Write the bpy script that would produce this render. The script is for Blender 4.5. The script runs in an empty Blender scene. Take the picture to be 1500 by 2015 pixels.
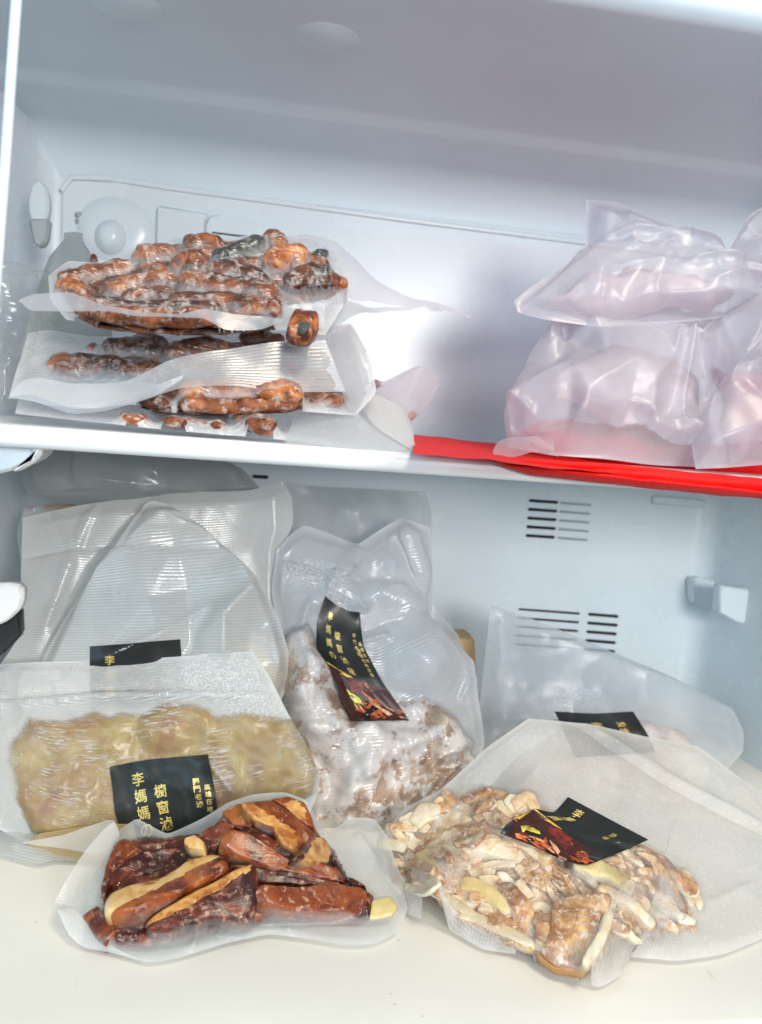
import bpy, math, random
import numpy as np
from mathutils import Vector, Matrix
from mathutils.bvhtree import BVHTree

S = bpy.context.scene
COL = S.collection
# ------------------------------------------------------------------ camera
W, H = 1500.0, 2015.0
F = 1560.0
YAW, ROLL = math.radians(8.5), math.radians(4.3)
PITCH = math.radians(6.2)
CAM = Vector((0.0, -0.33, 0.253))
fw = Vector((math.sin(YAW) * math.cos(PITCH), math.cos(YAW) * math.cos(PITCH), -math.sin(PITCH)))
rt = fw.cross(Vector((0, 0, 1))).normalized()
up = rt.cross(fw).normalized()
# picture content turns clockwise -> camera turns anticlockwise
r2 = rt * math.cos(ROLL) + up * math.sin(ROLL)
u2 = -rt * math.sin(ROLL) + up * math.cos(ROLL)
M3 = Matrix((r2, u2, -fw)).transposed()
cd = bpy.data.cameras.new("camera")
cam = bpy.data.objects.new("camera", cd)
COL.objects.link(cam)
cam.matrix_world = Matrix.Translation(CAM) @ M3.to_4x4()
cd.sensor_fit = 'VERTICAL'
cd.sensor_height = 24.0
cd.sensor_width = 24.0 * W / H
cd.lens = F / H * 24.0
cd.clip_start = 0.01
cd.clip_end = 50
cd.dof.use_dof = True
cd.dof.focus_distance = 0.43
cd.dof.aperture_fstop = 5.6
S.camera = cam

# ------------------------------------------------------------------ world, lamps, exposure
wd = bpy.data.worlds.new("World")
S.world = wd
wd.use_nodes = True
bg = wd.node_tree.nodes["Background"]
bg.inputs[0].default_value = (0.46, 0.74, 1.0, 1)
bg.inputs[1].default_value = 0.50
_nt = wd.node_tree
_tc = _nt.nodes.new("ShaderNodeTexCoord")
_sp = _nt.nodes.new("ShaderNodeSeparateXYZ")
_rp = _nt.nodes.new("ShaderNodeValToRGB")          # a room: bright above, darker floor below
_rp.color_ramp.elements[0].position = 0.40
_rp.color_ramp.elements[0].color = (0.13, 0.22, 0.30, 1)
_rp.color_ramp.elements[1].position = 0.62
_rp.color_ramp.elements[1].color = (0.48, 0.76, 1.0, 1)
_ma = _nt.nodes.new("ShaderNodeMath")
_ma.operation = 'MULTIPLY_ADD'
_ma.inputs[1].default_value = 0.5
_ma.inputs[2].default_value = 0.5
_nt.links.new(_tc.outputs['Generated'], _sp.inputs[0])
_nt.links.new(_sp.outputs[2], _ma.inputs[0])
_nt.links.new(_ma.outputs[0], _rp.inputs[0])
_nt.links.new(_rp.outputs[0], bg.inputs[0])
S.view_settings.view_transform = 'Standard'
S.view_settings.look = 'None'
S.view_settings.exposure = 0.05
S.view_settings.gamma = 1.0


def area_lamp(name, loc, target, size, power, colour):
    l = bpy.data.lights.new(name, 'AREA')
    l.shape = 'RECTANGLE'
    l.size, l.size_y = size
    l.energy = power
    l.color = colour
    o = bpy.data.objects.new(name, l)
    COL.objects.link(o)
    o.location = loc
    d = Vector(target) - Vector(loc)
    o.rotation_euler = d.to_track_quat('-Z', 'Y').to_euler()
    return o


area_lamp("window_light", (-0.9, -1.0, 0.55), (0.1, 0.3, 0.25), (0.7, 0.7), 6.4, (0.48, 0.78, 1.0))
area_lamp("room_lamp", (0.36, -1.15, 0.43), (0.05, 0.3, 0.28), (0.36, 0.30), 11.8, (1.0, 0.96, 0.92))
area_lamp("ceiling_lamp", (0.25, -0.7, 1.25), (0.1, 0.05, 0.0), (0.3, 0.3), 11.0, (1.0, 0.88, 0.68))

# ------------------------------------------------------------------ picture-to-place helpers
ZS = 0.2405          # shelf top height
m3 = np.array(M3)
camp = np.array(CAM)


def ray(px, py):
    d = np.array([(px - W / 2) / F, -(py - H / 2) / F, -1.0])
    return m3 @ d


def P(px, py, Y):
    """point of the place seen at a photo pixel, on the plane y=Y ('f' floor, 's' shelf)"""
    d = ray(px, py)
    if Y == 'f':
        t = (0.0035 - camp[2]) / d[2]
    elif Y == 's':
        t = (ZS + 0.001 - camp[2]) / d[2]
    else:
        t = (Y - camp[1]) / d[1]
    return camp + d * t


def topix(p):
    q = (np.asarray(p) - camp) @ m3
    return np.stack([q[..., 0] / -q[..., 2] * F + W / 2, H / 2 - q[..., 1] / -q[..., 2] * F], -1)


def depth(p):
    return float(-((np.asarray(p) - camp) @ m3)[..., 2])


# ------------------------------------------------------------------ noise
def _hash(ix, iy, iz, seed):
    n = (ix * 374761393 + iy * 668265263 + iz * 2147483647 + seed * 974711) & 0xffffffff
    n = ((n ^ (n >> 13)) * 1274126177) & 0xffffffff
    n = n ^ (n >> 16)
    return (n & 0xffff) / 32767.5 - 1.0


def vnoise(p, freq, seed=0, octv=1):
    p = np.asarray(p, float)
    out = np.zeros(p.shape[:-1])
    amp = 1.0
    for o in range(octv):
        q = p * freq * (2 ** o) + 100.0
        i = np.floor(q).astype(np.int64)
        f = q - i
        f = f * f * (3 - 2 * f)
        r = 0
        for dx in (0, 1):
            for dy in (0, 1):
                for dz in (0, 1):
                    w = (f[..., 0] if dx else 1 - f[..., 0]) * (f[..., 1] if dy else 1 - f[..., 1]) * (f[..., 2] if dz else 1 - f[..., 2])
                    r = r + w * _hash(i[..., 0] + dx, i[..., 1] + dy, i[..., 2] + dz, seed + o * 17)
        out += r * amp
        amp *= 0.5
    return out


# ------------------------------------------------------------------ materials
def mat(name):
    m = bpy.data.materials.new(name)
    m.use_nodes = True
    nt = m.node_tree
    for n in list(nt.nodes):
        nt.nodes.remove(n)
    out = nt.nodes.new("ShaderNodeOutputMaterial")
    return m, nt, out


def N(nt, typ, **kw):
    n = nt.nodes.new(typ)
    for k, v in kw.items():
        if k.startswith("i_"):
            key = k[2:]
            key = int(key) if key.isdigit() else key.replace("_", " ")
            n.inputs[key].default_value = v
        else:
            setattr(n, k, v)
    return n


def ramp(nt, fac, stops):
    r = nt.nodes.new("ShaderNodeValToRGB")
    e = r.color_ramp.elements
    while len(e) < len(stops):
        e.new(0.5)
    for k, (p, c) in enumerate(stops):
        e[k].position = p
        e[k].color = (c[0], c[1], c[2], 1)
    nt.links.new(fac, r.inputs[0])
    return r.outputs[0]


def math_(nt, op, a, b=None, c=None, clamp=False):
    n = nt.nodes.new("ShaderNodeMath")
    n.operation = op
    n.use_clamp = clamp
    for i, v in enumerate((a, b, c)):
        if v is None:
            continue
        if isinstance(v, (int, float)):
            n.inputs[i].default_value = v
        else:
            nt.links.new(v, n.inputs[i])
    return n.outputs[0]


def plastic(name, col, rough=0.3, spec=0.5, bump=0.0, bscale=60, sub=0.0, coat=0.0):
    m, nt, out = mat(name)
    p = N(nt, "ShaderNodeBsdfPrincipled")
    L = nt.links.new
    tc = N(nt, "ShaderNodeTexCoord")
    n1 = N(nt, "ShaderNodeTexNoise", i_Scale=14.0, i_Detail=5.0)
    L(tc.outputs['Object'], n1.inputs['Vector'])
    c = ramp(nt, n1.outputs[0], [(0.3, [x * 0.965 for x in col]), (0.7, [min(1, x * 1.02) for x in col])])
    L(c, p.inputs['Base Color'])
    r = math_(nt, 'MULTIPLY_ADD', n1.outputs[0], 0.12, rough - 0.06)
    L(r, p.inputs['Roughness'])
    p.inputs['Specular IOR Level'].default_value = spec
    p.inputs['Coat Weight'].default_value = coat
    if bump:
        n2 = N(nt, "ShaderNodeTexNoise", i_Scale=float(bscale), i_Detail=4.0)
        L(tc.outputs['Object'], n2.inputs['Vector'])
        b = N(nt, "ShaderNodeBump", i_Strength=bump, i_Distance=0.001)
        L(n2.outputs[0], b.inputs['Height'])
        L(b.outputs[0], p.inputs['Normal'])
    L(p.outputs[0], out.inputs[0])
    return m


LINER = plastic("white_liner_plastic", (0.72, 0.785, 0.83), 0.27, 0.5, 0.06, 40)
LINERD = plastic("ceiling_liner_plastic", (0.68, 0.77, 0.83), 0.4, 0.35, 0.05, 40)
SHELFM = plastic("shelf_plastic", (0.84, 0.85, 0.85), 0.3, 0.5)
DARK = plastic("dark_slot", (0.03, 0.032, 0.036), 0.6, 0.2)
BLACKP = plastic("black_plastic", (0.035, 0.036, 0.038), 0.35, 0.5)
CARD = plastic("cardboard", (0.56, 0.38, 0.2), 0.8, 0.2, 0.3, 300)
GREYP = plastic("grey_plastic", (0.42, 0.46, 0.47), 0.35, 0.5)
RUST = plastic("orange_brown_ice", (0.35, 0.14, 0.06), 0.4, 0.5)


def floor_mat():
    m, nt, out = mat("floor_liner_plastic")
    L = nt.links.new
    p = N(nt, "ShaderNodeBsdfPrincipled")
    tc = N(nt, "ShaderNodeTexCoord")
    n1 = N(nt, "ShaderNodeTexNoise", i_Scale=9.0, i_Detail=6.0)
    L(tc.outputs['Object'], n1.inputs['Vector'])
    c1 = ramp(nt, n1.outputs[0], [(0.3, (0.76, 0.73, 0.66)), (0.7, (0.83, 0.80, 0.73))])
    # scratches and crumbs
    n2 = N(nt, "ShaderNodeTexNoise", i_Scale=150.0, i_Detail=2.0)
    mp = N(nt, "ShaderNodeMapping")
    mp.inputs['Rotation'].default_value = (0, 0, 0.6)
    mp.inputs['Scale'].default_value = (1, 0.12, 1)
    L(tc.outputs['Object'], mp.inputs[0])
    L(mp.outputs[0], n2.inputs['Vector'])
    s = ramp(nt, n2.outputs[0], [(0.70, (1, 1, 1)), (0.76, (0.86, 0.84, 0.8))])
    mx = N(nt, "ShaderNodeMixRGB", blend_type='MULTIPLY', i_Fac=1.0)
    L(c1, mx.inputs[1])
    L(s, mx.inputs[2])
    L(mx.outputs[0], p.inputs['Base Color'])
    p.inputs['Roughness'].default_value = 0.36
    L(p.outputs[0], out.inputs[0])
    return m


FLOORM = floor_mat()


def film_mat(name, *a, glint=0.0, **kw):
    m = film_mat_(name, *a, glint=glint, **kw)
    return m


def film_mat_(name, a0=0.12, a1=0.5, tint=(0.86, 0.88, 0.89), rough=0.2, pitch=0.0022, weave=False,
             emboss=0.35, wob=0.0, stripe=0.10, clear=(0.97, 0.98, 0.98), speck=0.0, gloss=0.35, base=0.05, glint=0.0):
    """thin plastic film: see-through where it touches the food, milky where it stands off it"""
    m, nt, out = mat(name)
    L = nt.links.new
    milk = N(nt, "ShaderNodeAttribute", attribute_name="milk")
    frost = N(nt, "ShaderNodeAttribute", attribute_name="frost")
    uv = N(nt, "ShaderNodeAttribute", attribute_name="filmuv")
    sep = N(nt, "ShaderNodeSeparateXYZ")
    L(uv.outputs['Vector'], sep.inputs[0])
    k = 2 * math.pi / pitch
    sy = math_(nt, 'SINE', math_(nt, 'MULTIPLY', sep.outputs[1], k))
    wave = sy
    if weave:
        sx = math_(nt, 'SINE', math_(nt, 'MULTIPLY', sep.outputs[0], k))
        wave = math_(nt, 'MULTIPLY_ADD', sx, 0.5, math_(nt, 'MULTIPLY', sy, 0.6))
    tc = N(nt, "ShaderNodeTexCoord")
    nz = N(nt, "ShaderNodeTexNoise", i_Scale=38.0, i_Detail=5.0, i_Roughness=0.6)
    L(tc.outputs['Object'], nz.inputs['Vector'])
    # alpha
    a = math_(nt, 'MULTIPLY_ADD', milk.outputs['Fac'], a1 - a0, a0)
    a = math_(nt, 'ADD', a, math_(nt, 'MULTIPLY', wave, stripe))
    a = math_(nt, 'ADD', a, math_(nt, 'MULTIPLY_ADD', nz.outputs[0], 0.22, -0.11))
    fr = N(nt, "ShaderNodeTexNoise", i_Scale=700.0, i_Detail=2.0)
    L(tc.outputs['Object'], fr.inputs['Vector'])
    fs = ramp(nt, fr.outputs[0], [(0.47, (0, 0, 0)), (0.58, (1, 1, 1))])
    fa = math_(nt, 'MULTIPLY', fs, frost.outputs['Fac'])
    a = math_(nt, 'ADD', a, math_(nt, 'MULTIPLY', fa, 0.75), clamp=True)
    if speck:
        fr2 = N(nt, "ShaderNodeTexNoise", i_Scale=420.0, i_Detail=3.0)
        L(tc.outputs['Object'], fr2.inputs['Vector'])
        f2 = ramp(nt, fr2.outputs[0], [(0.56, (0, 0, 0)), (0.68, (1, 1, 1))])
        a = math_(nt, 'ADD', a, math_(nt, 'MULTIPLY', f2, speck), clamp=True)
    if glint:  # white glints painted into the film as noise streaks
        mp = N(nt, "ShaderNodeMapping")
        mp.inputs['Scale'].default_value = (110, 900, 1)
        L(uv.outputs['Vector'], mp.inputs[0])
        ns = N(nt, "ShaderNodeTexNoise", i_Scale=1.0, i_Detail=3.0)
        L(mp.outputs[0], ns.inputs['Vector'])
        nm = N(nt, "ShaderNodeTexNoise", i_Scale=45.0, i_Detail=2.0)
        L(tc.outputs['Object'], nm.inputs['Vector'])
        sm = ramp(nt, nm.outputs[0], [(0.45, (0, 0, 0)), (0.62, (1, 1, 1))])
        sn = ramp(nt, ns.outputs[0], [(0.50, (0, 0, 0)), (0.60, (1, 1, 1))])
        a = math_(nt, 'ADD', a, math_(nt, 'MULTIPLY', math_(nt, 'MULTIPLY', math_(nt, 'MULTIPLY', sn, sm), math_(nt, 'SUBTRACT', 1.15, milk.outputs['Fac'], clamp=True)), glint), clamp=True)
    bump = N(nt, "ShaderNodeBump", i_Strength=emboss, i_Distance=0.0004)
    L(wave, bump.inputs['Height'])
    bump2 = N(nt, "ShaderNodeBump", i_Strength=0.35, i_Distance=0.0015)
    L(nz.outputs[0], bump2.inputs['Height'])
    L(bump.outputs[0], bump2.inputs['Normal'])
    bump3 = N(nt, "ShaderNodeBump", i_Strength=0.5, i_Distance=0.0005)
    L(fa, bump3.inputs['Height'])
    L(bump2.outputs[0], bump3.inputs['Normal'])
    nrm = bump3.outputs[0]
    dif = N(nt, "ShaderNodeBsdfDiffuse", i_Color=(*tint, 1))
    trl = N(nt, "ShaderNodeBsdfTranslucent", i_Color=(*tint, 1))
    L(nrm, dif.inputs['Normal'])
    body = N(nt, "ShaderNodeMixShader", i_0=0.42)
    L(dif.outputs[0], body.inputs[1])
    L(trl.outputs[0], body.inputs[2])
    tr = N(nt, "ShaderNodeBsdfTransparent", i_Color=(*clear, 1))
    m1 = N(nt, "ShaderNodeMixShader")
    L(a, m1.inputs[0])
    L(tr.outputs[0], m1.inputs[1])
    L(body.outputs[0], m1.inputs[2])
    gl = N(nt, "ShaderNodeBsdfGlossy", i_Roughness=rough)
    L(nrm, gl.inputs['Normal'])
    lw = N(nt, "ShaderNodeLayerWeight", i_Blend=0.5)
    L(nrm, lw.inputs['Normal'])
    f = math_(nt, 'POWER', lw.outputs['Facing'], 3.0)
    f = math_(nt, 'MULTIPLY_ADD', f, gloss, base, clamp=True)
    m2 = N(nt, "ShaderNodeMixShader")
    L(f, m2.inputs[0])
    L(m1.outputs[0], m2.inputs[1])
    L(gl.outputs[0], m2.inputs[2])
    L(m2.outputs[0], out.inputs[0])
    return m


def food_mat(name, stops, scale=60, rough=0.3, spec=0.5, frost=0.0, frostcol=(0.85, 0.8, 0.76), fscale=120, sss=0.1, fsoft=0.12, detail=6, coat=0.08):
    m, nt, out = mat(name)
    L = nt.links.new
    p = N(nt, "ShaderNodeBsdfPrincipled")
    tc = N(nt, "ShaderNodeTexCoord")
    oi = N(nt, "ShaderNodeObjectInfo")
    va = N(nt, "ShaderNodeVectorMath", operation='ADD')
    L(tc.outputs['Object'], va.inputs[0])
    L(oi.outputs['Random'], va.inputs[1])
    n1 = N(nt, "ShaderNodeTexNoise", i_Scale=float(scale), i_Detail=float(detail), i_Roughness=0.62, i_Distortion=0.6)
    L(va.outputs[0], n1.inputs['Vector'])
    f = math_(nt, 'ADD', n1.outputs[0], math_(nt, 'MULTIPLY_ADD', oi.outputs['Random'], 0.2, -0.1))
    c = ramp(nt, f, stops)
    if frost:
        n2 = N(nt, "ShaderNodeTexNoise", i_Scale=float(fscale), i_Detail=7.0, i_Roughness=0.72, i_Distortion=0.25)
        L(va.outputs[0], n2.inputs['Vector'])
        fm = ramp(nt, n2.outputs[0], [(0.62 - frost * 0.22, (0, 0, 0)), (0.62 - frost * 0.22 + fsoft, (1, 1, 1))])
        mx = N(nt, "ShaderNodeMixRGB")
        L(fm, mx.inputs[0])
        L(c, mx.inputs[1])
        mx.inputs[2].default_value = (*frostcol, 1)
        c = mx.outputs[0]
        L(math_(nt, 'MULTIPLY_ADD', fm, 0.4, rough), p.inputs['Roughness'])
    else:
        p.inputs['Roughness'].default_value = rough
    L(c, p.inputs['Base Color'])
    p.inputs['Specular IOR Level'].default_value = spec
    p.inputs['Coat Weight'].default_value = coat
    p.inputs['Coat Roughness'].default_value = 0.12
    b = N(nt, "ShaderNodeBump", i_Strength=0.6, i_Distance=0.0016)
    L(n1.outputs[0], b.inputs['Height'])
    L(b.outputs[0], p.inputs['Normal'])
    L(p.outputs[0], out.inputs[0])
    return m


FILM_STRIPE = film_mat("striped_vacuum_film", 0.38, 0.66, pitch=0.0018, stripe=0.10, emboss=0.22, rough=0.24, tint=(0.90, 0.90, 0.88), base=0.08, gloss=0.5)
FILM_WEAVE = film_mat("embossed_vacuum_film", 0.05, 0.42, pitch=0.0013, weave=True, stripe=0.05, emboss=0.4, rough=0.2)
FILM_CLEAR = film_mat("clear_wrinkled_film", -0.04, 0.50, pitch=0.0019, stripe=0.04, emboss=0.3, rough=0.2, tint=(0.90, 0.90, 0.92), base=0.03, speck=0.10)
FILM_TOFU = film_mat("tight_clear_film", -0.10, 0.34, pitch=0.0013, weave=True, stripe=0.02, emboss=0.15, rough=0.12, gloss=0.25, base=0.018)
FILM_FROST = film_mat("frosted_vacuum_film", 0.16, 0.42, pitch=0.0018, weave=True, stripe=0.05, speck=0.12)
FILM_GREY = film_mat("grey_vacuum_film", 0.2, 0.42, pitch=0.0018, stripe=0.03, tint=(0.78, 0.80, 0.83))
FILM_SEAL = film_mat("milky_seal_film", 0.46, 0.58, pitch=0.0008, stripe=0.02,  tint=(0.60, 0.61, 0.65), emboss=0.05, base=0.03)
FILM_SEALW = film_mat("milky_warm_seal_film", 0.5, 0.62, pitch=0.0013, stripe=0.04, tint=(0.88, 0.86, 0.83), emboss=0.3, weave=True)
FILM_AMBER = film_mat("amber_film", 0.45, 0.55, pitch=0.0016, stripe=0.06, tint=(0.80, 0.56, 0.26), clear=(0.97, 0.86, 0.62))
FILM_BAG = film_mat("pinkish_soft_bag_film", 0.26, 0.40, pitch=0.01, stripe=0.0, emboss=0.0, tint=(0.78, 0.76, 0.81), clear=(0.94, 0.92, 0.95), rough=0.36, gloss=0.3, base=0.05)
FILM_GLINT = film_mat("glint_streaked_film", 0.06, 0.66, pitch=0.0013, weave=True, stripe=0.05, emboss=0.5, rough=0.16, base=0.07, glint=0.65)
FILM_GFROST = film_mat("frosty_embossed_film", -0.03, 0.46, pitch=0.0013, weave=True, stripe=0.06, emboss=0.4, rough=0.25, speck=0.08, base=0.025, tint=(0.90, 0.87, 0.84))
FILM_E = film_mat("loose_vacuum_film", 0.05, 0.58, pitch=0.0019, stripe=0.03, emboss=0.3, rough=0.2, tint=(0.88, 0.88, 0.90), base=0.06)
FILM_BAND = film_mat("milky_band_film", 0.34, 0.50, pitch=0.0012, stripe=0.035, emboss=0.12, rough=0.25, tint=(0.90, 0.90, 0.92), base=0.08)
FILM_CRINK = film_mat("crinkled_clear_film", 0.05, 0.12, pitch=0.01, stripe=0.0, emboss=0.0, tint=(0.7, 0.72, 0.72), rough=0.2, gloss=0.3, base=0.05)
FILM_DGREY = film_mat("dull_grey_bag_film", 0.5, 0.64, pitch=0.01, stripe=0.0, emboss=0.0, tint=(0.50, 0.53, 0.53), clear=(0.85, 0.88, 0.88), rough=0.2)

SKIN = food_mat("braised_tofu_skin", [(0.34, (0.030, 0.006, 0.004)), (0.46, (0.085, 0.013, 0.006)), (0.56, (0.23, 0.040, 0.009)), (0.72, (0.42, 0.11, 0.02))], 60, 0.3, 0.4, 0.36, (0.46, 0.24, 0.16), 240, fsoft=0.1, coat=0.12)
SKINR = food_mat("red_brown_tofu_skin", [(0.34, (0.14, 0.022, 0.006)), (0.5, (0.27, 0.058, 0.012)), (0.7, (0.42, 0.12, 0.022))], 70, 0.3, 0.4, 0.3, (0.6, 0.34, 0.20), 240, fsoft=0.1, coat=0.1)
CUT = food_mat("tofu_cut_face", [(0.36, (0.38, 0.11, 0.02)), (0.46, (0.58, 0.26, 0.06)), (0.56, (0.74, 0.41, 0.13)), (0.72, (0.84, 0.58, 0.28))], 90, 0.4, 0.4, 0.05, (0.9, 0.8, 0.65), 200, coat=0.1)
NECK = food_mat("braised_neck", [(0.34, (0.040, 0.014, 0.009)), (0.45, (0.13, 0.036, 0.014)), (0.56, (0.25, 0.072, 0.023)), (0.72, (0.44, 0.15, 0.05))], 90, 0.5, 0.3, 0.52, (0.50, 0.40, 0.36), 170, coat=0.0)
NECKO = food_mat("orange_neck_end", [(0.36, (0.10, 0.025, 0.012)), (0.5, (0.42, 0.12, 0.03)), (0.68, (0.75, 0.33, 0.12))], 130, 0.3, 0.5, 0.2, (0.8, 0.7, 0.6), 120)
BLACKF = food_mat("black_food", [(0.35, (0.02, 0.024, 0.022)), (0.6, (0.06, 0.065, 0.06)), (0.8, (0.22, 0.21, 0.14))], 80, 0.3, 0.5, 0.12, (0.4, 0.4, 0.38), 90)
BEIGE = food_mat("beige_braised_slice", [(0.36, (0.36, 0.15, 0.05)), (0.44, (0.62, 0.38, 0.18)), (0.53, (0.80, 0.60, 0.37)), (0.68, (0.88, 0.76, 0.56))], 85, 0.35, 0.4, 0.48, (0.80, 0.72, 0.64), 220)
YELLOWF = food_mat("yellow_slice", [(0.3, (0.62, 0.40, 0.13)), (0.55, (0.80, 0.62, 0.28)), (0.8, (0.88, 0.78, 0.50))], 50, 0.35, 0.5, 0.12, (0.88, 0.84, 0.74), 150)
TANF = food_mat("tan_skin_slice", [(0.34, (0.28, 0.10, 0.035)), (0.46, (0.52, 0.24, 0.09)), (0.56, (0.70, 0.41, 0.19)), (0.72, (0.82, 0.60, 0.36))], 75, 0.32, 0.4, 0.40, (0.74, 0.62, 0.54), 260)
TANL = food_mat("mottled_tan_skin", [(0.34, (0.36, 0.15, 0.055)), (0.45, (0.60, 0.33, 0.14)), (0.56, (0.76, 0.50, 0.27)), (0.7, (0.82, 0.64, 0.44))], 90, 0.4, 0.35, 0.5, (0.82, 0.72, 0.62), 300)
CREAM = food_mat("cream_fat", [(0.35, (0.66, 0.50, 0.30)), (0.5, (0.78, 0.68, 0.48)), (0.7, (0.86, 0.80, 0.66))], 60, 0.4, 0.5, 0.1)
AMBERF = food_mat("amber_jelly", [(0.34, (0.25, 0.085, 0.010)), (0.44, (0.31, 0.16, 0.022)), (0.55, (0.36, 0.23, 0.05)), (0.68, (0.46, 0.34, 0.12))], 34, 0.3, 0.5, 0.05, (0.62, 0.54, 0.36), 60)
FROSTM = food_mat("frost_covered_meat", [(0.3, (0.16, 0.07, 0.04)), (0.45, (0.34, 0.19, 0.11)), (0.62, (0.56, 0.40, 0.28))], 70, 0.6, 0.3, 0.78, (0.66, 0.60, 0.57), 40, fsoft=0.045)
PINKM = food_mat("pale_pink_meat", [(0.3, (0.44, 0.25, 0.20)), (0.48, (0.66, 0.50, 0.43)), (0.65, (0.80, 0.70, 0.64)), (0.8, (0.88, 0.82, 0.78))], 26, 0.5, 0.4, 0.3, (0.86, 0.82, 0.80), 60)
ROSE = food_mat("pale_rose_frozen_food", [(0.35, (0.42, 0.22, 0.26)), (0.5, (0.52, 0.42, 0.46)), (0.7, (0.62, 0.60, 0.62))], 14, 0.5, 0.4)
SALMON = food_mat("salmon_lump", [(0.35, (0.34, 0.14, 0.045)), (0.5, (0.48, 0.22, 0.08)), (0.68, (0.52, 0.34, 0.15))], 30, 0.4, 0.4)
LABELB = plastic("black_label_paper", (0.018, 0.021, 0.020), 0.38, 0.35, 0.12, 90, coat=0.05)
REDM = plastic("red_cloth_bag", (0.80, 0.012, 0.010), 0.55, 0.2, 0.6, 700)


def gold():
    m, nt, out = mat("gold_print")
    p = N(nt, "ShaderNodeBsdfPrincipled", i_Base_Color=(0.78, 0.58, 0.18, 1), i_Roughness=0.38)
    p.inputs['Metallic'].default_value = 0.35
    nt.links.new(p.outputs[0], out.inputs[0])
    return m


GOLD = gold()


def print_mat():
    m, nt, out = mat("printed_colours")
    p = N(nt, "ShaderNodeBsdfPrincipled", i_Roughness=0.4)
    a = N(nt, "ShaderNodeAttribute", attribute_name="ink")
    tc = N(nt, "ShaderNodeTexCoord")
    n = N(nt, "ShaderNodeTexNoise", i_Scale=420.0, i_Detail=3.0)
    nt.links.new(tc.outputs['Object'], n.inputs['Vector'])
    r = ramp(nt, n.outputs[0], [(0.35, (0.6, 0.55, 0.55)), (0.62, (1.5, 1.4, 1.3))])
    mx = N(nt, "ShaderNodeMixRGB", blend_type='MULTIPLY', i_Fac=0.8)
    nt.links.new(a.outputs['Color'], mx.inputs[1])
    nt.links.new(r, mx.inputs[2])
    nt.links.new(mx.outputs[0], p.inputs['Base Color'])
    nt.links.new(p.outputs[0], out.inputs[0])
    return m


PRINTM = print_mat()


# ------------------------------------------------------------------ object helpers
def mesh_obj(name, verts, faces, mats, parent=None, smooth=True, mi=None):
    me = bpy.data.meshes.new(name)
    v = np.asarray(verts, float).reshape(-1, 3)
    me.from_pydata([tuple(p) for p in v.tolist()], [], [tuple(int(i) for i in f) for f in faces])
    for mm in (mats if isinstance(mats, (list, tuple)) else [mats]):
        me.materials.append(mm)
    if smooth:
        me.polygons.foreach_set("use_smooth", [True] * len(me.polygons))
    if mi is not None:
        me.polygons.foreach_set("material_index", list(mi))
    me.update()
    o = bpy.data.objects.new(name, me)
    COL.objects.link(o)
    if parent is not None:
        o.parent = parent
        o.matrix_parent_inverse = Matrix.Translation(-Vector(parent.location)) if parent.parent is None else Matrix.Identity(4)
    return o


def thing(name, label, cat, loc, group=None):
    o = bpy.data.objects.new(name, None)
    o.empty_display_size = 0.02
    COL.objects.link(o)
    o.location = tuple(float(c) for c in loc)
    o['label'] = label
    o['category'] = cat
    if group:
        o['group'] = group
    return o


def struct(o):
    o['kind'] = 'structure'
    return o


def grid_faces(ny, nx, off=0, flip=False):
    f = []
    for j in range(ny - 1):
        for i in range(nx - 1):
            a = off + j * nx + i
            q = (a, a + nx, a + nx + 1, a + 1)
            f.append(q[::-1] if flip else q)
    return f


def catmull(pts, n):
    pts = np.asarray(pts, float)
    if len(pts) == 2:
        t = np.linspace(0, 1, n)[:, None]
        return pts[0] * (1 - t) + pts[1] * t
    q = np.vstack([2 * pts[0] - pts[1], pts, 2 * pts[-1] - pts[-2]])
    fine = []
    for k in range(1, len(q) - 2):
        t = np.linspace(0, 1, 24, endpoint=False)[:, None]
        p0, p1, p2, p3 = q[k - 1], q[k], q[k + 1], q[k + 2]
        m1 = (p2 - p0) * 0.24
        m2 = (p3 - p1) * 0.24
        # limit overshoot
        l = np.linalg.norm(p2 - p1)
        for mm in (m1, m2):
            ln = np.linalg.norm(mm)
            if ln > l:
                mm *= l / ln
        fine.append((2 * t**3 - 3 * t**2 + 1) * p1 + (t**3 - 2 * t**2 + t) * m1 + (-2 * t**3 + 3 * t**2) * p2 + (t**3 - t**2) * m2)
    fine = np.vstack(fine + [pts[-1:]])
    d = np.r_[0, np.cumsum(np.linalg.norm(np.diff(fine, axis=0), axis=1))]
    s = np.linspace(0, d[-1], n)
    return np.stack([np.interp(s, d, fine[:, k]) for k in range(pts.shape[1])], 1)


def pts3(lst):
    return np.array([P(*p) for p in lst])


def coons(top, right, bottom, left, nx, ny):
    t = catmull(pts3(top), nx)
    b = catmull(pts3(bottom), nx)
    l = catmull(pts3(left), ny)
    r = catmull(pts3(right), ny)
    u = np.linspace(0, 1, nx)[None, :, None]
    v = np.linspace(0, 1, ny)[:, None, None]
    G = (1 - v) * t[None] + v * b[None] + (1 - u) * l[:, None] + u * r[:, None]
    G -= (1 - u) * (1 - v) * t[0] + u * (1 - v) * t[-1] + (1 - u) * v * b[0] + u * v * b[-1]
    return G


def normals(G):
    du = np.gradient(G, axis=1)
    dv = np.gradient(G, axis=0)
    n = np.cross(du, dv)
    n /= np.linalg.norm(n, axis=-1, keepdims=True) + 1e-12
    s = np.sign(((camp - G) * n).sum(-1))
    if s.mean() < 0:
        n = -n
    return n


def smooth2(A, it):
    for _ in range(it):
        B = A.copy()
        B[1:-1, 1:-1] = (A[:-2, 1:-1] + A[2:, 1:-1] + A[1:-1, :-2] + A[1:-1, 2:] + 2 * A[1:-1, 1:-1]) / 6
        A = B
    return A


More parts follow.
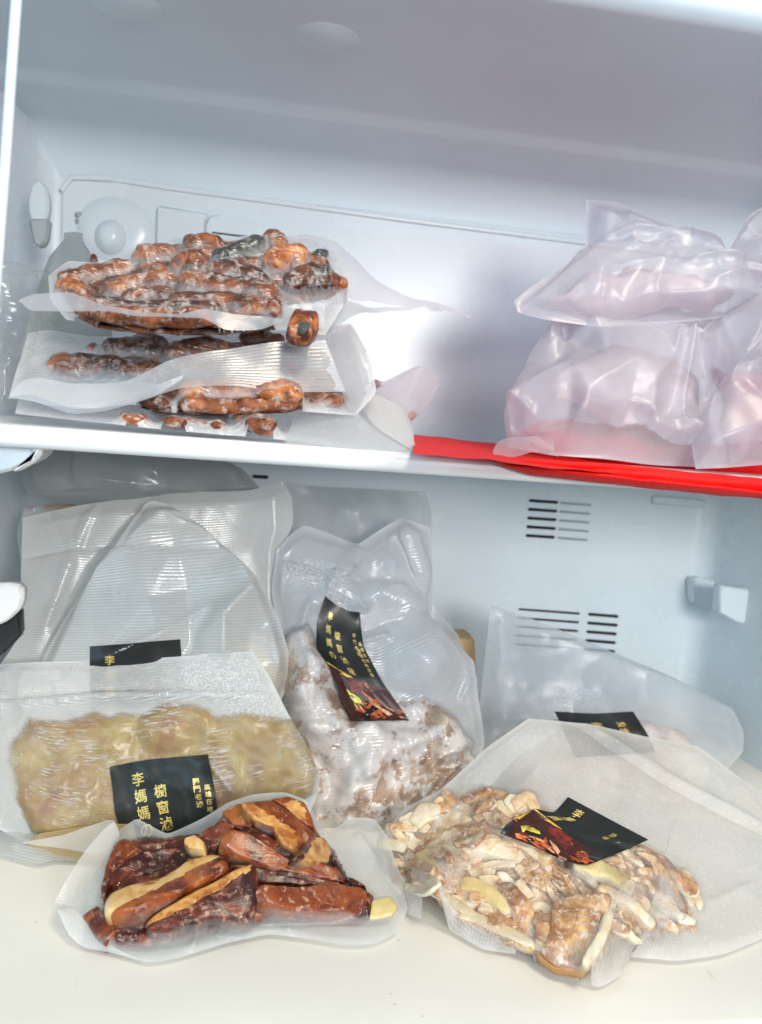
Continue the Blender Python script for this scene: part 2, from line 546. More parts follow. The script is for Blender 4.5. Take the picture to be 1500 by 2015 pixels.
def segdist(px, pts):
    """distance of pixel grid to polyline, plus param 0..1"""
    best = np.full(px.shape[:-1], 1e9)
    par = np.zeros(px.shape[:-1])
    n = len(pts) - 1
    for k in range(n):
        a = np.array(pts[k][:2], float)
        b = np.array(pts[k + 1][:2], float)
        ab = b - a
        t = np.clip(((px - a) @ ab) / (ab @ ab + 1e-9), 0, 1)
        d = np.linalg.norm(px - (a + t[..., None] * ab), axis=-1)
        m = d < best
        best = np.where(m, d, best)
        par = np.where(m, (k + t) / n, par)
    return best, par


def inpoly(px, poly):
    x, y = px[..., 0], px[..., 1]
    ins = np.zeros(x.shape, bool)
    j = len(poly) - 1
    for i in range(len(poly)):
        xi, yi = poly[i][:2]
        xj, yj = poly[j][:2]
        c = ((yi > y) != (yj > y)) & (x < (xj - xi) * (y - yi) / (yj - yi + 1e-12) + xi)
        ins ^= c
        j = i
    return ins


def facet_height(px, pts, sm=2):
    """piecewise flat height from scattered points (pixel x, y, height): gives creased, folded film"""
    from mathutils.geometry import delaunay_2d_cdt
    co = [Vector((p[0], p[1])) for p in pts]
    vs, _, fs, orig, _, _ = delaunay_2d_cdt(co, [], [], 0, 0.5)
    hs = [pts[o[0]][2] if o else 0.0 for o in orig]
    out = np.zeros(px.shape[:-1])
    x, y = px[..., 0], px[..., 1]
    for f in fs:
        (x0, y0), (x1, y1), (x2, y2) = [vs[i] for i in f]
        d = (y1 - y2) * (x0 - x2) + (x2 - x1) * (y0 - y2)
        if abs(d) < 1e-6:
            continue
        a = ((y1 - y2) * (x - x2) + (x2 - x1) * (y - y2)) / d
        b = ((y2 - y0) * (x - x2) + (x0 - x2) * (y - y2)) / d
        c = 1 - a - b
        m = (a >= -1e-6) & (b >= -1e-6) & (c >= -1e-6)
        out = np.where(m, a * hs[f[0]] + b * hs[f[1]] + c * hs[f[2]], out)
    return smooth2(out, sm)


def random_facets(px, n, amp, seed):
    rng = random.Random(seed)
    x0, x1 = px[..., 0].min() - 40, px[..., 0].max() + 40
    y0, y1 = px[..., 1].min() - 40, px[..., 1].max() + 40
    pts = [(x0, y0, 0), (x1, y0, 0), (x0, y1, 0), (x1, y1, 0)]
    for _ in range(n):
        pts.append((rng.uniform(x0, x1), rng.uniform(y0, y1), amp * rng.uniform(0, 1) ** 1.3))
    return pts


class Pack:
    """a flat plastic pack: a base surface, food pieces lying on it and film drawn over them"""

    def __init__(self, name, label, cat, top, right, bottom, left, nx=120, ny=100, group=None, creases=(), wave=0.0, wfreq=22, seed=1, root=None):
        self.G = coons(top, right, bottom, left, nx, ny)
        self.nx, self.ny = nx, ny
        self.seed = seed
        n = normals(self.G)
        px = topix(self.G)
        d = np.zeros((ny, nx))
        u = np.linspace(0, 1, nx)[None, :]
        v = np.linspace(0, 1, ny)[:, None]
        self.edge = np.minimum(np.minimum(u, 1 - u) * nx, np.minimum(v, 1 - v) * ny)
        if wave:
            d += wave * vnoise(self.G, wfreq, seed, 2)
        for c in creases:
            pts, amp, w = c[:3]
            dist, par = segdist(px, pts)
            fade = np.clip(np.sin(np.pi * np.clip(par, 0.0, 1)) * 1.6 + 0.25, 0, 1)
            d += amp * np.exp(-dist / w) * fade
        self.G = self.G + n * d[..., None]
        self.n = normals(self.G)
        n2 = self.n.copy()
        for k in range(3):
            n2[..., k] = smooth2(n2[..., k], 8)
        self.n = n2 / np.linalg.norm(n2, axis=-1, keepdims=True)
        self.px = topix(self.G)
        base = self.G[-1].mean(0)
        self.root = root if root is not None else thing(name, label, cat, base, group)
        self.tris = []
        self.ws = 1.0
        self.basebvh = BVHTree.FromPolygons([tuple(p) for p in self.G.reshape(-1, 3).tolist()], grid_faces(ny, nx))

    # point of the base surface under a pixel
    def at(self, x, y):
        d = Vector(ray(x, y)).normalized()
        h, nn, _, _ = self.basebvh.ray_cast(CAM, d)
        dd = ((self.px - np.array([x, y])) ** 2).sum(-1)
        j, i = np.unravel_index(np.argmin(dd), dd.shape)
        nv = self.n[j, i]
        if h is None:
            return self.G[j, i], nv
        return np.array(h), nv

    def add_tris(self, V, Fc):
        self.tris.append((np.asarray(V), Fc))

    def piece(self, pts, w, mats, h0=0.0, flat=0.8, sq=2.2, name="food_piece", roll=0.0, cut=None, nz=0.12, nfreq=90, taper=0.25, ns=16, nl=None, seed=0, label=None, wends=None, knob=0.0, tap=0.9):
        w = w * self.ws
        P3, NN = [], []
        for (x, y) in pts:
            p, nv = self.at(x, y)
            Rr = w / 2 / F * depth(p)
            for _ in range(2):
                sh = topix(p + nv * (h0 + Rr * flat)) - topix(p)
                p, nv = self.at(x - sh[0], y - sh[1])
            P3.append(p)
            NN.append(nv)
        nv = np.mean(NN, axis=0)
        nv /= np.linalg.norm(nv)
        P3 = np.array(P3)
        dep = depth(P3.mean(0))
        R = w / 2 / F * dep
        length = np.linalg.norm(np.diff(P3, axis=0), axis=1).sum()
        nl = nl or max(8, min(26, int(length / R * 3) + 6))
        C = catmull(P3, nl)
        C = C + nv * (h0 + R * flat)
        T = np.gradient(C, axis=0)
        T /= np.linalg.norm(T, axis=1, keepdims=True)
        rng = random.Random(seed + int(pts[0][0]) * 7 + int(pts[0][1]))
        V = []
        t = np.linspace(0, 1, nl)
        prof = np.ones(nl)
        capl = min(0.48, R * tap / max(length, 1e-6))
        e = 5 if sq > 3 else 2.2
        for k in range(nl):
            q = min(t[k], 1 - t[k]) / capl
            prof[k] = 1.0 if q >= 1 else max(0.02, 1 - (1 - q) ** e) ** (1 / e)
        if knob:
            prof *= 1 + knob * np.sin(t * length / (R * 1.5) * 2 * np.pi + seed)
        if wends:
            prof *= wends[0] * (1 - t) + wends[1] * t
        ang = np.linspace(0, 2 * np.pi, ns, endpoint=False)
        ca, sa = np.cos(ang), np.sin(ang)
        xx = np.sign(ca) * np.abs(ca) ** (2 / sq)
        yy = np.sign(sa) * np.abs(sa) ** (2 / sq)
        cr, sr = math.cos(roll), math.sin(roll)
        for k in range(nl):
            b = np.cross(T[k], nv)
            b /= np.linalg.norm(b)
            if b[2] < 0:
                b = -b
            n_ = np.cross(b, T[k])
            n_ /= np.linalg.norm(n_)
            if n_ @ nv < 0:
                n_ = -n_
            X = xx * R * prof[k]
            Yv = yy * R * flat * prof[k]
            X, Yv = X * cr - Yv * sr, X * sr + Yv * cr
            V.append(C[k] + X[:, None] * b + Yv[:, None] * n_)
        V = np.array(V)
        nrm = V - C[:, None]
        V = V + nrm * (nz * vnoise(V, nfreq, seed + 3, 2) + nz * 0.6 * vnoise(V, nfreq * 0.35, seed + 9, 1))[..., None]
        V = V + nrm * (nz * 0.5 * (0.5 - np.abs(vnoise(V, nfreq * 1.7, seed + 31, 1))))[..., None]
        V = V.reshape(-1, 3)
        Fc, mi = [], []
        for k in range(nl - 1):
            for a in range(ns):
                b_ = (a + 1) % ns
                Fc.append((k * ns + a, k * ns + b_, (k + 1) * ns + b_, (k + 1) * ns + a))
                am = (a + 0.5) / ns * 360
                side = int(((am + 45) % 360) // 90)   # 0 = up side (b), 1 = front, 2 = down, 3 = back
                mi.append(1 if cut is not None and side in cut else 0)
        Fc.append(tuple(range(ns))[::-1])
        Fc.append(tuple((nl - 1) * ns + a for a in range(ns)))
        ec = 1 if (cut is not None and 9 in cut) else 0
        mi += [ec, ec]
        o = mesh_obj(name, V, Fc, mats, self.root, True, mi)
        if label:
            o['label'] = label
        self.add_tris(V, Fc)
        return o

    def slab(self, poly, h, mats, thick=0.008, cut=None, rim=0, tilt=(0, 0), name="slice", nz=0.0012, nfreq=130, seed=0, nb=44, smooth=1, label=None, dome=0.0):
        """a flat cut piece: traced outline, own thickness, rounded edges, optional cut face or rim of another kind"""
        p = np.array(poly, float)
        q = np.vstack([p, p[:1]])
        d = np.r_[0, np.cumsum(np.linalg.norm(np.diff(q, axis=0), axis=1))]
        ss = np.linspace(0, d[-1], nb, endpoint=False)
        B = np.stack([np.interp(ss, d, q[:, k]) for k in (0, 1)], 1)
        for _ in range(smooth):
            B = (np.roll(B, 1, 0) + 2 * B + np.roll(B, -1, 0)) / 4
        c = B.mean(0)
        p0, nv = self.at(*c)
        bq = np.cross(nv, (1.0, 0, 0))
        bq /= np.linalg.norm(bq)
        if bq[2] < 0:
            bq = -bq
        aq = np.cross(bq, nv)
        if aq[0] < 0:
            aq = -aq
        n2 = nv + tilt[0] * aq + tilt[1] * bq
        n2 /= np.linalg.norm(n2)
        o = p0 + nv * h
        fr = [0.001, 0.3, 0.55, 0.75, 0.88, 0.95, 0.99, 1.0, 0.99]
        dz = [0, 0, 0, 0, 0.0, 0.05, 0.16, 0.34, 1.0]
        V = []
        for f, z in zip(fr, dz):
            px = c + (B - c) * f
            row = []
            for x, y in px:
                dr = ray(x, y)
                t = ((o - camp) @ n2) / (dr @ n2)
                row.append(camp + dr * t)
            row = np.array(row)
            V.append(row - nv * (z * thick) + nv * dome * (1 - f * f))
        V = np.array(V)
        nn = vnoise(V, nfreq, seed, 2) + 0.8 * vnoise(V, nfreq * 0.4, seed + 5, 1)
        V[:-1] += nv * (nz * nn[:-1])[..., None]
        V = V.reshape(-1, 3)
        Fc, mi = [], []
        for r in range(len(fr) - 1):
            for a in range(nb):
                b = (a + 1) % nb
                Fc.append((r * nb + a, r * nb + b, (r + 1) * nb + b, (r + 1) * nb + a))
                m_ = 0
                if cut is not None:
                    fm = (fr[r] + fr[r + 1]) / 2
                    pc = c + ((B[a] + B[b]) / 2 - c) * fm
                    if inpoly(pc[None], cut)[0]:
                        m_ = 1
                elif rim and r >= len(fr) - 1 - rim:
                    m_ = 1
                mi.append(m_)
        Fc.append(tuple((len(fr) - 1) * nb + a for a in range(nb)))
        mi.append(0)
        ob = mesh_obj(name, V, Fc, mats, self.root, True, mi)
        if label:
            ob['label'] = label
        self.add_tris(V, Fc)
        return ob

    def mound(self, poly, hgt, mats, name, edge_px=60, nz=0.3, nfreq=50, bumps=(), seed=3, label=None, ragged=10):
        px = topix(self.G + self.n * hgt * 0.7)
        jit = np.stack([vnoise(self.G, 60, seed, 2), vnoise(self.G, 60, seed + 5, 2)], -1) * ragged
        pj = px + jit
        ins = inpoly(pj, poly)
        dist, _ = segdist(pj, list(poly) + [poly[0]])
        q = np.clip(dist / edge_px, 0, 1)
        h = hgt * np.sqrt(np.clip(1 - (1 - q) ** 2, 0, 1))
        h = h * (1 + nz * vnoise(self.G, nfreq, seed + 1, 3))
        for (x, y, r, a) in bumps:
            dd = np.linalg.norm(px - np.array([x, y]), axis=-1)
            h += a * np.exp(-(dd / r) ** 2)
        h = np.where(ins, np.maximum(h, 0.0006), 0)
        V = self.G + self.n * (h - 0.0003)[..., None]
        nx, ny = self.nx, self.ny
        Fc = []
        for j in range(ny - 1):
            for i in range(nx - 1):
                if ins[j, i] or ins[j + 1, i] or ins[j, i + 1] or ins[j + 1, i + 1]:
                    a = j * nx + i
                    Fc.append((a, a + nx, a + nx + 1, a + 1))
        used = sorted({i for f in Fc for i in f})
        mp = {o: k for k, o in enumerate(used)}
        V2 = V.reshape(-1, 3)[used]
        Vb = (self.G - self.n * 0.0008).reshape(-1, 3)[used]
        F1 = [tuple(mp[i] for i in f) for f in Fc]
        n0 = len(used)
        F2 = [tuple(n0 + i for i in f[::-1]) for f in F1]
        o = mesh_obj(name, np.vstack([V2, Vb]), F1 + F2, mats, self.root)
        if label:
            o['label'] = label
        self.add_tris(V2, F1)
        return o

    def film(self, m, puff=0.0, back=0.002, pw=0.7, relax=25, bumps=(), creases=(), clr=0.0004, gap=0.004, frost=(), seal=6,
             milk0=0.0, wr=0.0, wrf=60, label=None, name="film", milks=(), maxh=0.06, facets=None, rf=None):
        nx, ny = self.nx, self.ny
        u = np.linspace(0, 1, nx)[None, :]
        v = np.linspace(0, 1, ny)[:, None]
        env = (np.sin(np.pi * u) * np.sin(np.pi * v)) ** pw
        b = np.clip((self.edge - 1) / seal, 0, 1)
        b = b * b * (3 - 2 * b)
        h = puff * env
        for (x, y, r, a) in bumps:
            dd = np.linalg.norm(self.px - np.array([x, y]), axis=-1)
            h = h + a * np.exp(-(dd / r) ** 2)
        for c in creases:
            dist, par = segdist(self.px, c[0])
            fade = np.clip(np.sin(np.pi * par) * 1.8 + 0.2, 0, 1)
            h = h + c[1] * np.exp(-dist / c[2]) * fade
        if facets:
            h = h + facet_height(self.px, facets, 1)
        if rf:
            h = h + facet_height(self.px, random_facets(self.px, rf[0], rf[1], self.seed), rf[2] if len(rf) > 2 else 1)
        if wr:
            r = 1 - np.abs(vnoise(self.G, wrf, self.seed + 21, 3))
            h = h + wr * r ** 3
        h = h * b
        h = np.maximum(h, 0)
        obs = np.full((ny, nx), -1.0)
        if self.tris:
            VV, FF, off = [], [], 0
            for V, Fc in self.tris:
                VV.append(V)
                FF += [tuple(off + i for i in f) for f in Fc]
                off += len(V)
            bv = BVHTree.FromPolygons([tuple(p) for p in np.vstack(VV).tolist()], FF)
            for j in range(ny):
                for i in range(nx):
                    nv = Vector(self.n[j, i])
                    o_ = Vector(self.G[j, i]) + nv * maxh
                    hit, _, _, dd = bv.ray_cast(o_, -nv, maxh + 0.01)
                    if hit is not None:
                        obs[j, i] = maxh - dd
        has = obs > -0.5
        o2 = np.where(has, obs + clr, -1)
        base = h.copy()
        f = np.maximum(h, o2)
        lo = np.maximum(base, np.where(has, o2, -1))
        for _ in range(relax):
            g = f.copy()
            g[1:-1, 1:-1] = (f[:-2, 1:-1] + f[2:, 1:-1] + f[1:-1, :-2] + f[1:-1, 2:]) / 4
            f = np.maximum(g, lo)
        f = smooth2(f, 1)
        f = np.where(has, np.maximum(f, obs + clr * 0.5), f)
        gapv = np.where(has, np.clip((f - obs - clr) / gap, 0, 1), 1.0)
        milk = smooth2(np.clip(gapv + milk0, 0, 1), 2)
        for (x, y, r, a) in milks:
            dd = np.linalg.norm(self.px - np.array([x, y]), axis=-1)
            milk = milk + a * np.exp(-(dd / r) ** 2)
        sealband = np.clip(1 - (self.edge - 1) / (seal * 1.3), 0, 1)
        fr = np.zeros((ny, nx))
        for (x, y, rx, ry, a) in frost:
            dd = ((self.px[..., 0] - x) / rx) ** 2 + ((self.px[..., 1] - y) / ry) ** 2
            fr += a * np.clip(1.4 - dd, 0, 1)
        top = self.G + self.n * (f + 0.0002)[..., None]
        bk = self.G - self.n * (back * env * b + 0.0002)[..., None]
        ids = np.arange(nx * ny).reshape(ny, nx)
        Vt = top.reshape(-1, 3)
        Vb = bk.reshape(-1, 3)
        F1 = grid_faces(ny, nx)
        F2 = grid_faces(ny, nx, nx * ny, True)
        o = mesh_obj(name, np.vstack([Vt, Vb]), F1 + F2, m, self.root)
        me = o.data
        # texture frame in metres
        L1 = np.r_[0, np.cumsum(np.linalg.norm(np.diff(self.G[ny // 2], axis=0), axis=1))]
        L2 = np.r_[0, np.cumsum(np.linalg.norm(np.diff(self.G[:, nx // 2], axis=0), axis=1))]
        UV = np.zeros((ny, nx, 3))
        UV[..., 0] = L1[None, :]
        UV[..., 1] = L2[:, None]
        a = me.attributes.new("filmuv", 'FLOAT_VECTOR', 'POINT')
        a.data.foreach_set("vector", np.vstack([UV.reshape(-1, 3)] * 2).ravel())
        mk = np.clip(milk, 0, 2) + 0.5 * sealband
        a = me.attributes.new("milk", 'FLOAT', 'POINT')
        a.data.foreach_set("value", np.r_[mk.ravel(), np.full(nx * ny, 0.4)])
        a = me.attributes.new("frost", 'FLOAT', 'POINT')
        a.data.foreach_set("value", np.r_[fr.ravel(), np.zeros(nx * ny)])
        if label:
            o['label'] = label
        self.filmbvh = BVHTree.FromPolygons([tuple(p) for p in Vt.tolist()], F1)
        self.filmobj = o
        return o


def sheet(name, top, bottom, m, parent, nx=70, ny=10, wave=0.0, wf=40, seed=2, label=None, milk=1.0, curl=0.0, flipuv=False):
    """a free strip of film between two edges"""
    t = catmull(pts3(top), nx)
    b = catmull(pts3(bottom), nx)
    v = np.linspace(0, 1, ny)[:, None, None]
    G = t[None] * (1 - v) + b[None] * v
    n = normals(G)
    d = wave * vnoise(G, wf, seed, 2) + curl * np.sin(np.pi * v[..., 0])
    G = G + n * d[..., None]
    o = mesh_obj(name, G, grid_faces(ny, nx), m, parent)
    L1 = np.r_[0, np.cumsum(np.linalg.norm(np.diff(G[ny // 2], axis=0), axis=1))]
    L2 = np.r_[0, np.cumsum(np.linalg.norm(np.diff(G[:, nx // 2], axis=0), axis=1))]
    UV = np.zeros((ny, nx, 3))
    UV[..., 0] = L1[None, :]
    UV[..., 1] = L2[:, None]
    if flipuv:
        UV = UV[..., [1, 0, 2]]
    a = o.data.attributes.new("filmuv", 'FLOAT_VECTOR', 'POINT')
    a.data.foreach_set("vector", UV.reshape(-1, 3).ravel())
    a = o.data.attributes.new("milk", 'FLOAT', 'POINT')
    a.data.foreach_set("value", np.full(nx * ny, milk))
    a = o.data.attributes.new("frost", 'FLOAT', 'POINT')
    a.data.foreach_set("value", np.zeros(nx * ny))
    if label:
        o['label'] = label
    return o


# ------------------------------------------------------------------ printed labels
_glyph = {}


def glyph(ch):
    if ch in _glyph:
        return _glyph[ch]
    cu = bpy.data.curves.new("g", 'FONT')
    cu.body = ch
    cu.size = 1.0
    cu.offset = 0.012
    cu.resolution_u = 2
    ob = bpy.data.objects.new("g", cu)
    COL.objects.link(ob)
    dg = bpy.context.evaluated_depsgraph_get()
    me = bpy.data.meshes.new_from_object(ob.evaluated_get(dg))
    V = np.array([v.co[:2] for v in me.vertices]) if len(me.vertices) else np.zeros((0, 2))
    Fc = [tuple(p.vertices) for p in me.polygons]
    bpy.data.objects.remove(ob)
    bpy.data.curves.remove(cu)
    bpy.data.meshes.remove(me)
    if len(V):
        c = (V.min(0) + V.max(0)) / 2
        s = max((V.max(0) - V.min(0)).max(), 1e-6)
        V = (V - c) / s
    _glyph[ch] = (V, Fc)
    return V, Fc


class Label:
    def __init__(self, pack, top, right, bottom, left, nx=30, ny=34, off=0.0009, wr=0.0, sm=14):
        t = catmull(np.array(top, float), nx)
        b = catmull(np.array(bottom, float), nx)
        l = catmull(np.array(left, float), ny)
        r = catmull(np.array(right, float), ny)
        u = np.linspace(0, 1, nx)[None, :, None]
        v = np.linspace(0, 1, ny)[:, None, None]
        G = (1 - v) * t[None] + v * b[None] + (1 - u) * l[:, None] + u * r[:, None]
        G -= (1 - u) * (1 - v) * t[0] + u * (1 - v) * t[-1] + (1 - u) * v * b[0] + u * v * b[-1]
        Q = np.zeros((ny, nx))
        for j in range(ny):
            for i in range(nx):
                d = Vector(ray(*G[j, i])).normalized()
                h, _, _, dd = pack.filmbvh.ray_cast(CAM, d)
                Q[j, i] = dd if h is not None else np.nan
        med = np.nanmedian(Q)
        Q = np.where(np.isnan(Q), med, Q)
        Q0 = Q.copy()
        Q = smooth2(Q, sm)
        Q = np.minimum(Q, Q0)
        Q = smooth2(Q, 2) - off
        D = np.zeros((ny, nx, 3))
        for j in range(ny):
            for i in range(nx):
                d = ray(*G[j, i])
                d = d / np.linalg.norm(d)
                D[j, i] = camp + d * Q[j, i]
        self.n = normals(D)
        self.D = D + self.n * (wr * (1 - np.abs(vnoise(D, 70, 5, 2))) ** 2)[..., None] if wr else D
        self.nx, self.ny = nx, ny
        back = self.D - self.n * 0.00025
        V = np.vstack([self.D.reshape(-1, 3), back.reshape(-1, 3)])
        self.obj = mesh_obj("label", V, grid_faces(ny, nx) + grid_faces(ny, nx, nx * ny, True), LABELB, pack.root)
        self.k = 0

    def at(self, s, t, off):
        s = np.clip(np.asarray(s, float), 0, 1) * (self.nx - 1)
        t = np.clip(np.asarray(t, float), 0, 1) * (self.ny - 1)
        i = np.minimum(s.astype(int), self.nx - 2)
        j = np.minimum(t.astype(int), self.ny - 2)
        a, b = (s - i)[..., None], (t - j)[..., None]

        def f(A):
            return (A[j, i] * (1 - a) + A[j, i + 1] * a) * (1 - b) + (A[j + 1, i] * (1 - a) + A[j + 1, i + 1] * a) * b
        return f(self.D) + f(self.n) * off

    def text(self, s, t, size, step, txt, asp=1.0):
        """vertical column; size and step as fractions of the label's height, asp = height / width"""
        VV, FF, off = [], [], 0
        for k, ch in enumerate(txt):
            V, Fc = glyph(ch)
            if not len(V):
                continue
            ss = s + V[:, 0] * size * asp
            tt = t + k * step - V[:, 1] * size
            ok = (ss > 0).all() and (ss < 1).all() and (tt < 1).all() and (tt > 0).all()
            if not ok:
                continue
            VV.append(self.at(ss, tt, 0.00035))
            FF += [tuple(off + i for i in f) for f in Fc]
            off += len(V)
        if VV:
            o = mesh_obj("lettering", np.vstack(VV), FF, GOLD, self.obj, False)
            o.matrix_parent_inverse = Matrix.Identity(4)

    def shapes(self, lst, name="printed_picture"):
        """flat printed shapes: (s,t,rs,rt,angle,colour) ellipses or ('p', [(s,t)..], colour)"""
        VV, FF, CC, off = [], [], [], 0
        for q, sh in enumerate(lst):
            if sh[0] == 'p':
                # polygon strip subdivided as fan around centroid
                pts = catmull(np.array(sh[1] + [sh[1][0]], float), 40)[:-1] if len(sh) > 3 else np.array(sh[1], float)
                c = pts.mean(0)
                rings = [c + (pts - c) * f for f in (0.0001, 0.33, 0.66, 1)]
                col = sh[2]
            else:
                s, t, rs, rt_, an, col = sh
                th = np.linspace(0, 2 * np.pi, 18, endpoint=False)
                wob = 1 + 0.16 * np.sin(th * 3 + s * 90) + 0.08 * np.sin(th * 5 + t * 70)
                x, y = np.cos(th) * rs * wob, np.sin(th) * rt_ * wob
                ca, sa = math.cos(an), math.sin(an)
                e = np.stack([s + x * ca - y * sa, t + x * sa + y * ca], 1)
                c = np.array([s, t])
                rings = [c + (e - c) * f for f in (0.0001, 0.5, 1)]
            n = len(rings[0])
            A = np.clip(np.vstack(rings), 0.001, 0.999)
            VV.append(self.at(A[:, 0], A[:, 1], 0.0003 + 0.000012 * q))
            for r in range(len(rings) - 1):
                for k in range(n):
                    k2 = (k + 1) % n
                    FF.append((off + r * n + k, off + r * n + k2, off + (r + 1) * n + k2, off + (r + 1) * n + k))
            CC += [(*col, 1)] * len(A)
            off += len(A)
        o = mesh_obj(name, np.vstack(VV), FF, PRINTM, self.obj, False)
        o.matrix_parent_inverse = Matrix.Identity(4)
        a = o.data.attributes.new("ink", 'FLOAT_COLOR', 'POINT')
        a.data.foreach_set("color", np.array(CC).ravel())


def food_print(seed=1, t0=0.62, t1=1.0):
    """the plate of braised food printed on the lower end of every label"""
    rng = random.Random(seed)
    h = t1 - t0
    out = [('p', [(0, t0 - 0.08), (0.25, t0 - 0.03), (0.6, t0 + 0.02), (1, t0 + 0.06), (1, t1), (0, t1)], (0.05, 0.012, 0.01)),
           ('p', [(0.0, t0 - 0.10), (0.20, t0 - 0.05), (0.42, t0 - 0.01), (0.22, t0 + 0.05 * h), (0.1, t0 + 0.2 * h), (0.0, t0 + 0.42 * h)], (0.66, 0.42, 0.06)),
           (0.36, t0 + 0.20 * h, 0.30, 0.15 * h, -0.1, (0.20, 0.02, 0.015)),
           (0.55, t0 + 0.34 * h, 0.34, 0.12 * h, 0.35, (0.13, 0.02, 0.018)),
           (0.72, t0 + 0.24 * h, 0.15, 0.08 * h, 0.4, (0.75, 0.26, 0.10)),
           (0.82, t0 + 0.5 * h, 0.25, 0.05 * h, 0.55, (0.60, 0.15, 0.05))]
    for k in range(26):
        c = rng.choice([(0.65, 0.18, 0.05), (0.42, 0.07, 0.03), (0.16, 0.02, 0.015), (0.72, 0.30, 0.12), (0.55, 0.12, 0.03)])
        out.append((rng.uniform(0.12, 0.95), t0 + h * rng.uniform(0.5, 0.97), rng.uniform(0.05, 0.15), h * rng.uniform(0.02, 0.06), rng.uniform(-0.4, 0.9), c))
    out += [(0.17, t0 + 0.46 * h, 0.16, 0.13 * h, 0.3, (0.70, 0.68, 0.06)), (0.14, t0 + 0.50 * h, 0.11, 0.08 * h, 0.8, (0.80, 0.78, 0.16)),
            (0.19, t0 + 0.46 * h, 0.045, 0.03 * h, 0, (0.22, 0.16, 0.02)),
            (0.62, t0 + 0.74 * h, 0.14, 0.06 * h, 0.5, (0.72, 0.36, 0.24)), (0.72, t0 + 0.83 * h, 0.10, 0.055 * h, 0.4, (0.80, 0.48, 0.36)),
            (0.34, t0 + 0.86 * h, 0.05, 0.05 * h, 0, (0.02, 0.01, 0.01)), (0.33, t0 + 0.88 * h, 0.02, 0.015 * h, 0, (0.5, 0.5, 0.55))]
    return out


COLS = [(0.27, 0.12, 0.105, 0.125, "李媽媽の"), (0.47, 0.26, 0.105, 0.125, "櫥窗滷味"), (0.83, 0.22, 0.055, 0.062, "獨門老滷"), (0.93, 0.29, 0.05, 0.06, "高雄在地")]


# ================================================================== THE FREEZER (setting)
ZC = 0.462
YB = 0.33


def profile_sweep(name, prof, x0, x1, m, nx=24, dy=None):
    prof = np.array(prof, float)
    xs = np.linspace(x0, x1, nx)
    V = np.array([[(x, p[0], p[1]) for x in xs] for p in prof])
    return mesh_obj(name, V, grid_faces(len(prof), nx), m)


def arc(cx, cz, r, a0, a1, n=8):
    return [(cx + r * math.cos(math.radians(a)), cz + r * math.sin(math.radians(a))) for a in np.linspace(a0, a1, n)]


XL, XR = float(P(64, 900, YB)[0]), float(P(1392, 1100, YB)[0])
XLF, XRF = XL - 0.045, XR + 0.03

# back wall with side fillets is split into upper and lower part by its own shape; one sheet
def rounded_back():
    r = 0.018
    xs = [XL - 0.02] + [XL + r * (1 - math.cos(a)) for a in np.linspace(0, math.pi / 2, 8)] + list(np.linspace(XL + r + .01, XR - r - .01, 24)) + [XR - r + r * math.sin(a) for a in np.linspace(0, math.pi / 2, 8)] + [XR + 0.02]
    ys = [YB + 0.03 - 0.03] + [YB - r + r * math.sin(a) for a in np.linspace(0, math.pi / 2, 8)] + [YB] * 24 + [YB - r + r * math.cos(a) for a in np.linspace(0, math.pi / 2, 8)] + [YB]
    xs = xs[1:-1]
    ys = ys[1:-1]
    xs = [XL - 0.001] + xs + [XR + 0.001]
    ys = [YB - r - 0.004] + ys + [YB - r - 0.004]
    zs = np.linspace(-0.01, ZC + 0.01, 40)
    V = np.array([[(x, y, z) for x, y in zip(xs, ys)] for z in zs])
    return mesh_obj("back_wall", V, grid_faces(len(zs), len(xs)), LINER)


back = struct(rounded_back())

# ceiling: front fascia, lip, flat, shallow step, cove to the back wall
yc = float(P(1500, 62, 0.0)[1])
d_ = ray(1500, 64)
tc_ = (ZC - camp[2]) / d_[2]
YCF = float((camp + d_ * tc_)[1])
prof = [(YCF - 0.006, ZC + 0.12)] + [(YCF - 0.006, ZC + 0.012)] + arc(YCF + 0.004, ZC + 0.010, 0.010, 180, 270, 7) + [(y, ZC) for y in np.linspace(YCF + 0.02, YB - 0.105, 8)] + \
    [(YB - 0.098, ZC - 0.001), (YB - 0.094, ZC - 0.004), (YB - 0.085, ZC - 0.005), (YB - 0.05, ZC - 0.006)] + arc(YB - 0.034, ZC - 0.040, 0.0335, 90, 4, 9)
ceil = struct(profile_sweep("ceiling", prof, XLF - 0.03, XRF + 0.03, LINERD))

# floor: rounded front lip, flat, cove
dF = ray(1500, 2001)
tF = (0.0 - camp[2]) / dF[2]
YFF = float((camp + dF * tF)[1])
prof = [(YFF - 0.008, -0.12), (YFF - 0.008, -0.010)] + arc(YFF, -0.008, 0.008, 180, 90, 7) + [(y, 0) for y in np.linspace(YFF + 0.02, YB - 0.03, 10)] + arc(YB - 0.02, 0.02, 0.02, -90, 0, 6)
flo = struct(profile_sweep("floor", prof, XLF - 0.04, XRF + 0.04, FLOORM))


def side_wall(name, xb, xf, sgn):
    ys = np.linspace(-0.03, YB - 0.0152, 26)
    zs = np.linspace(-0.02, ZC + 0.02, 40)
    V = []
    for z in zs:
        row = []
        for y in ys:
            t = (YB - 0.0152 - y) / YB
            x = xb + (xf - xb) * t
            row.append((x, y, z))
        V.append(row)
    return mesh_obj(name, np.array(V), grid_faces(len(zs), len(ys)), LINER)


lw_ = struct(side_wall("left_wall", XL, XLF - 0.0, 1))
rw_ = struct(side_wall("right_wall", XR, XRF, -1))


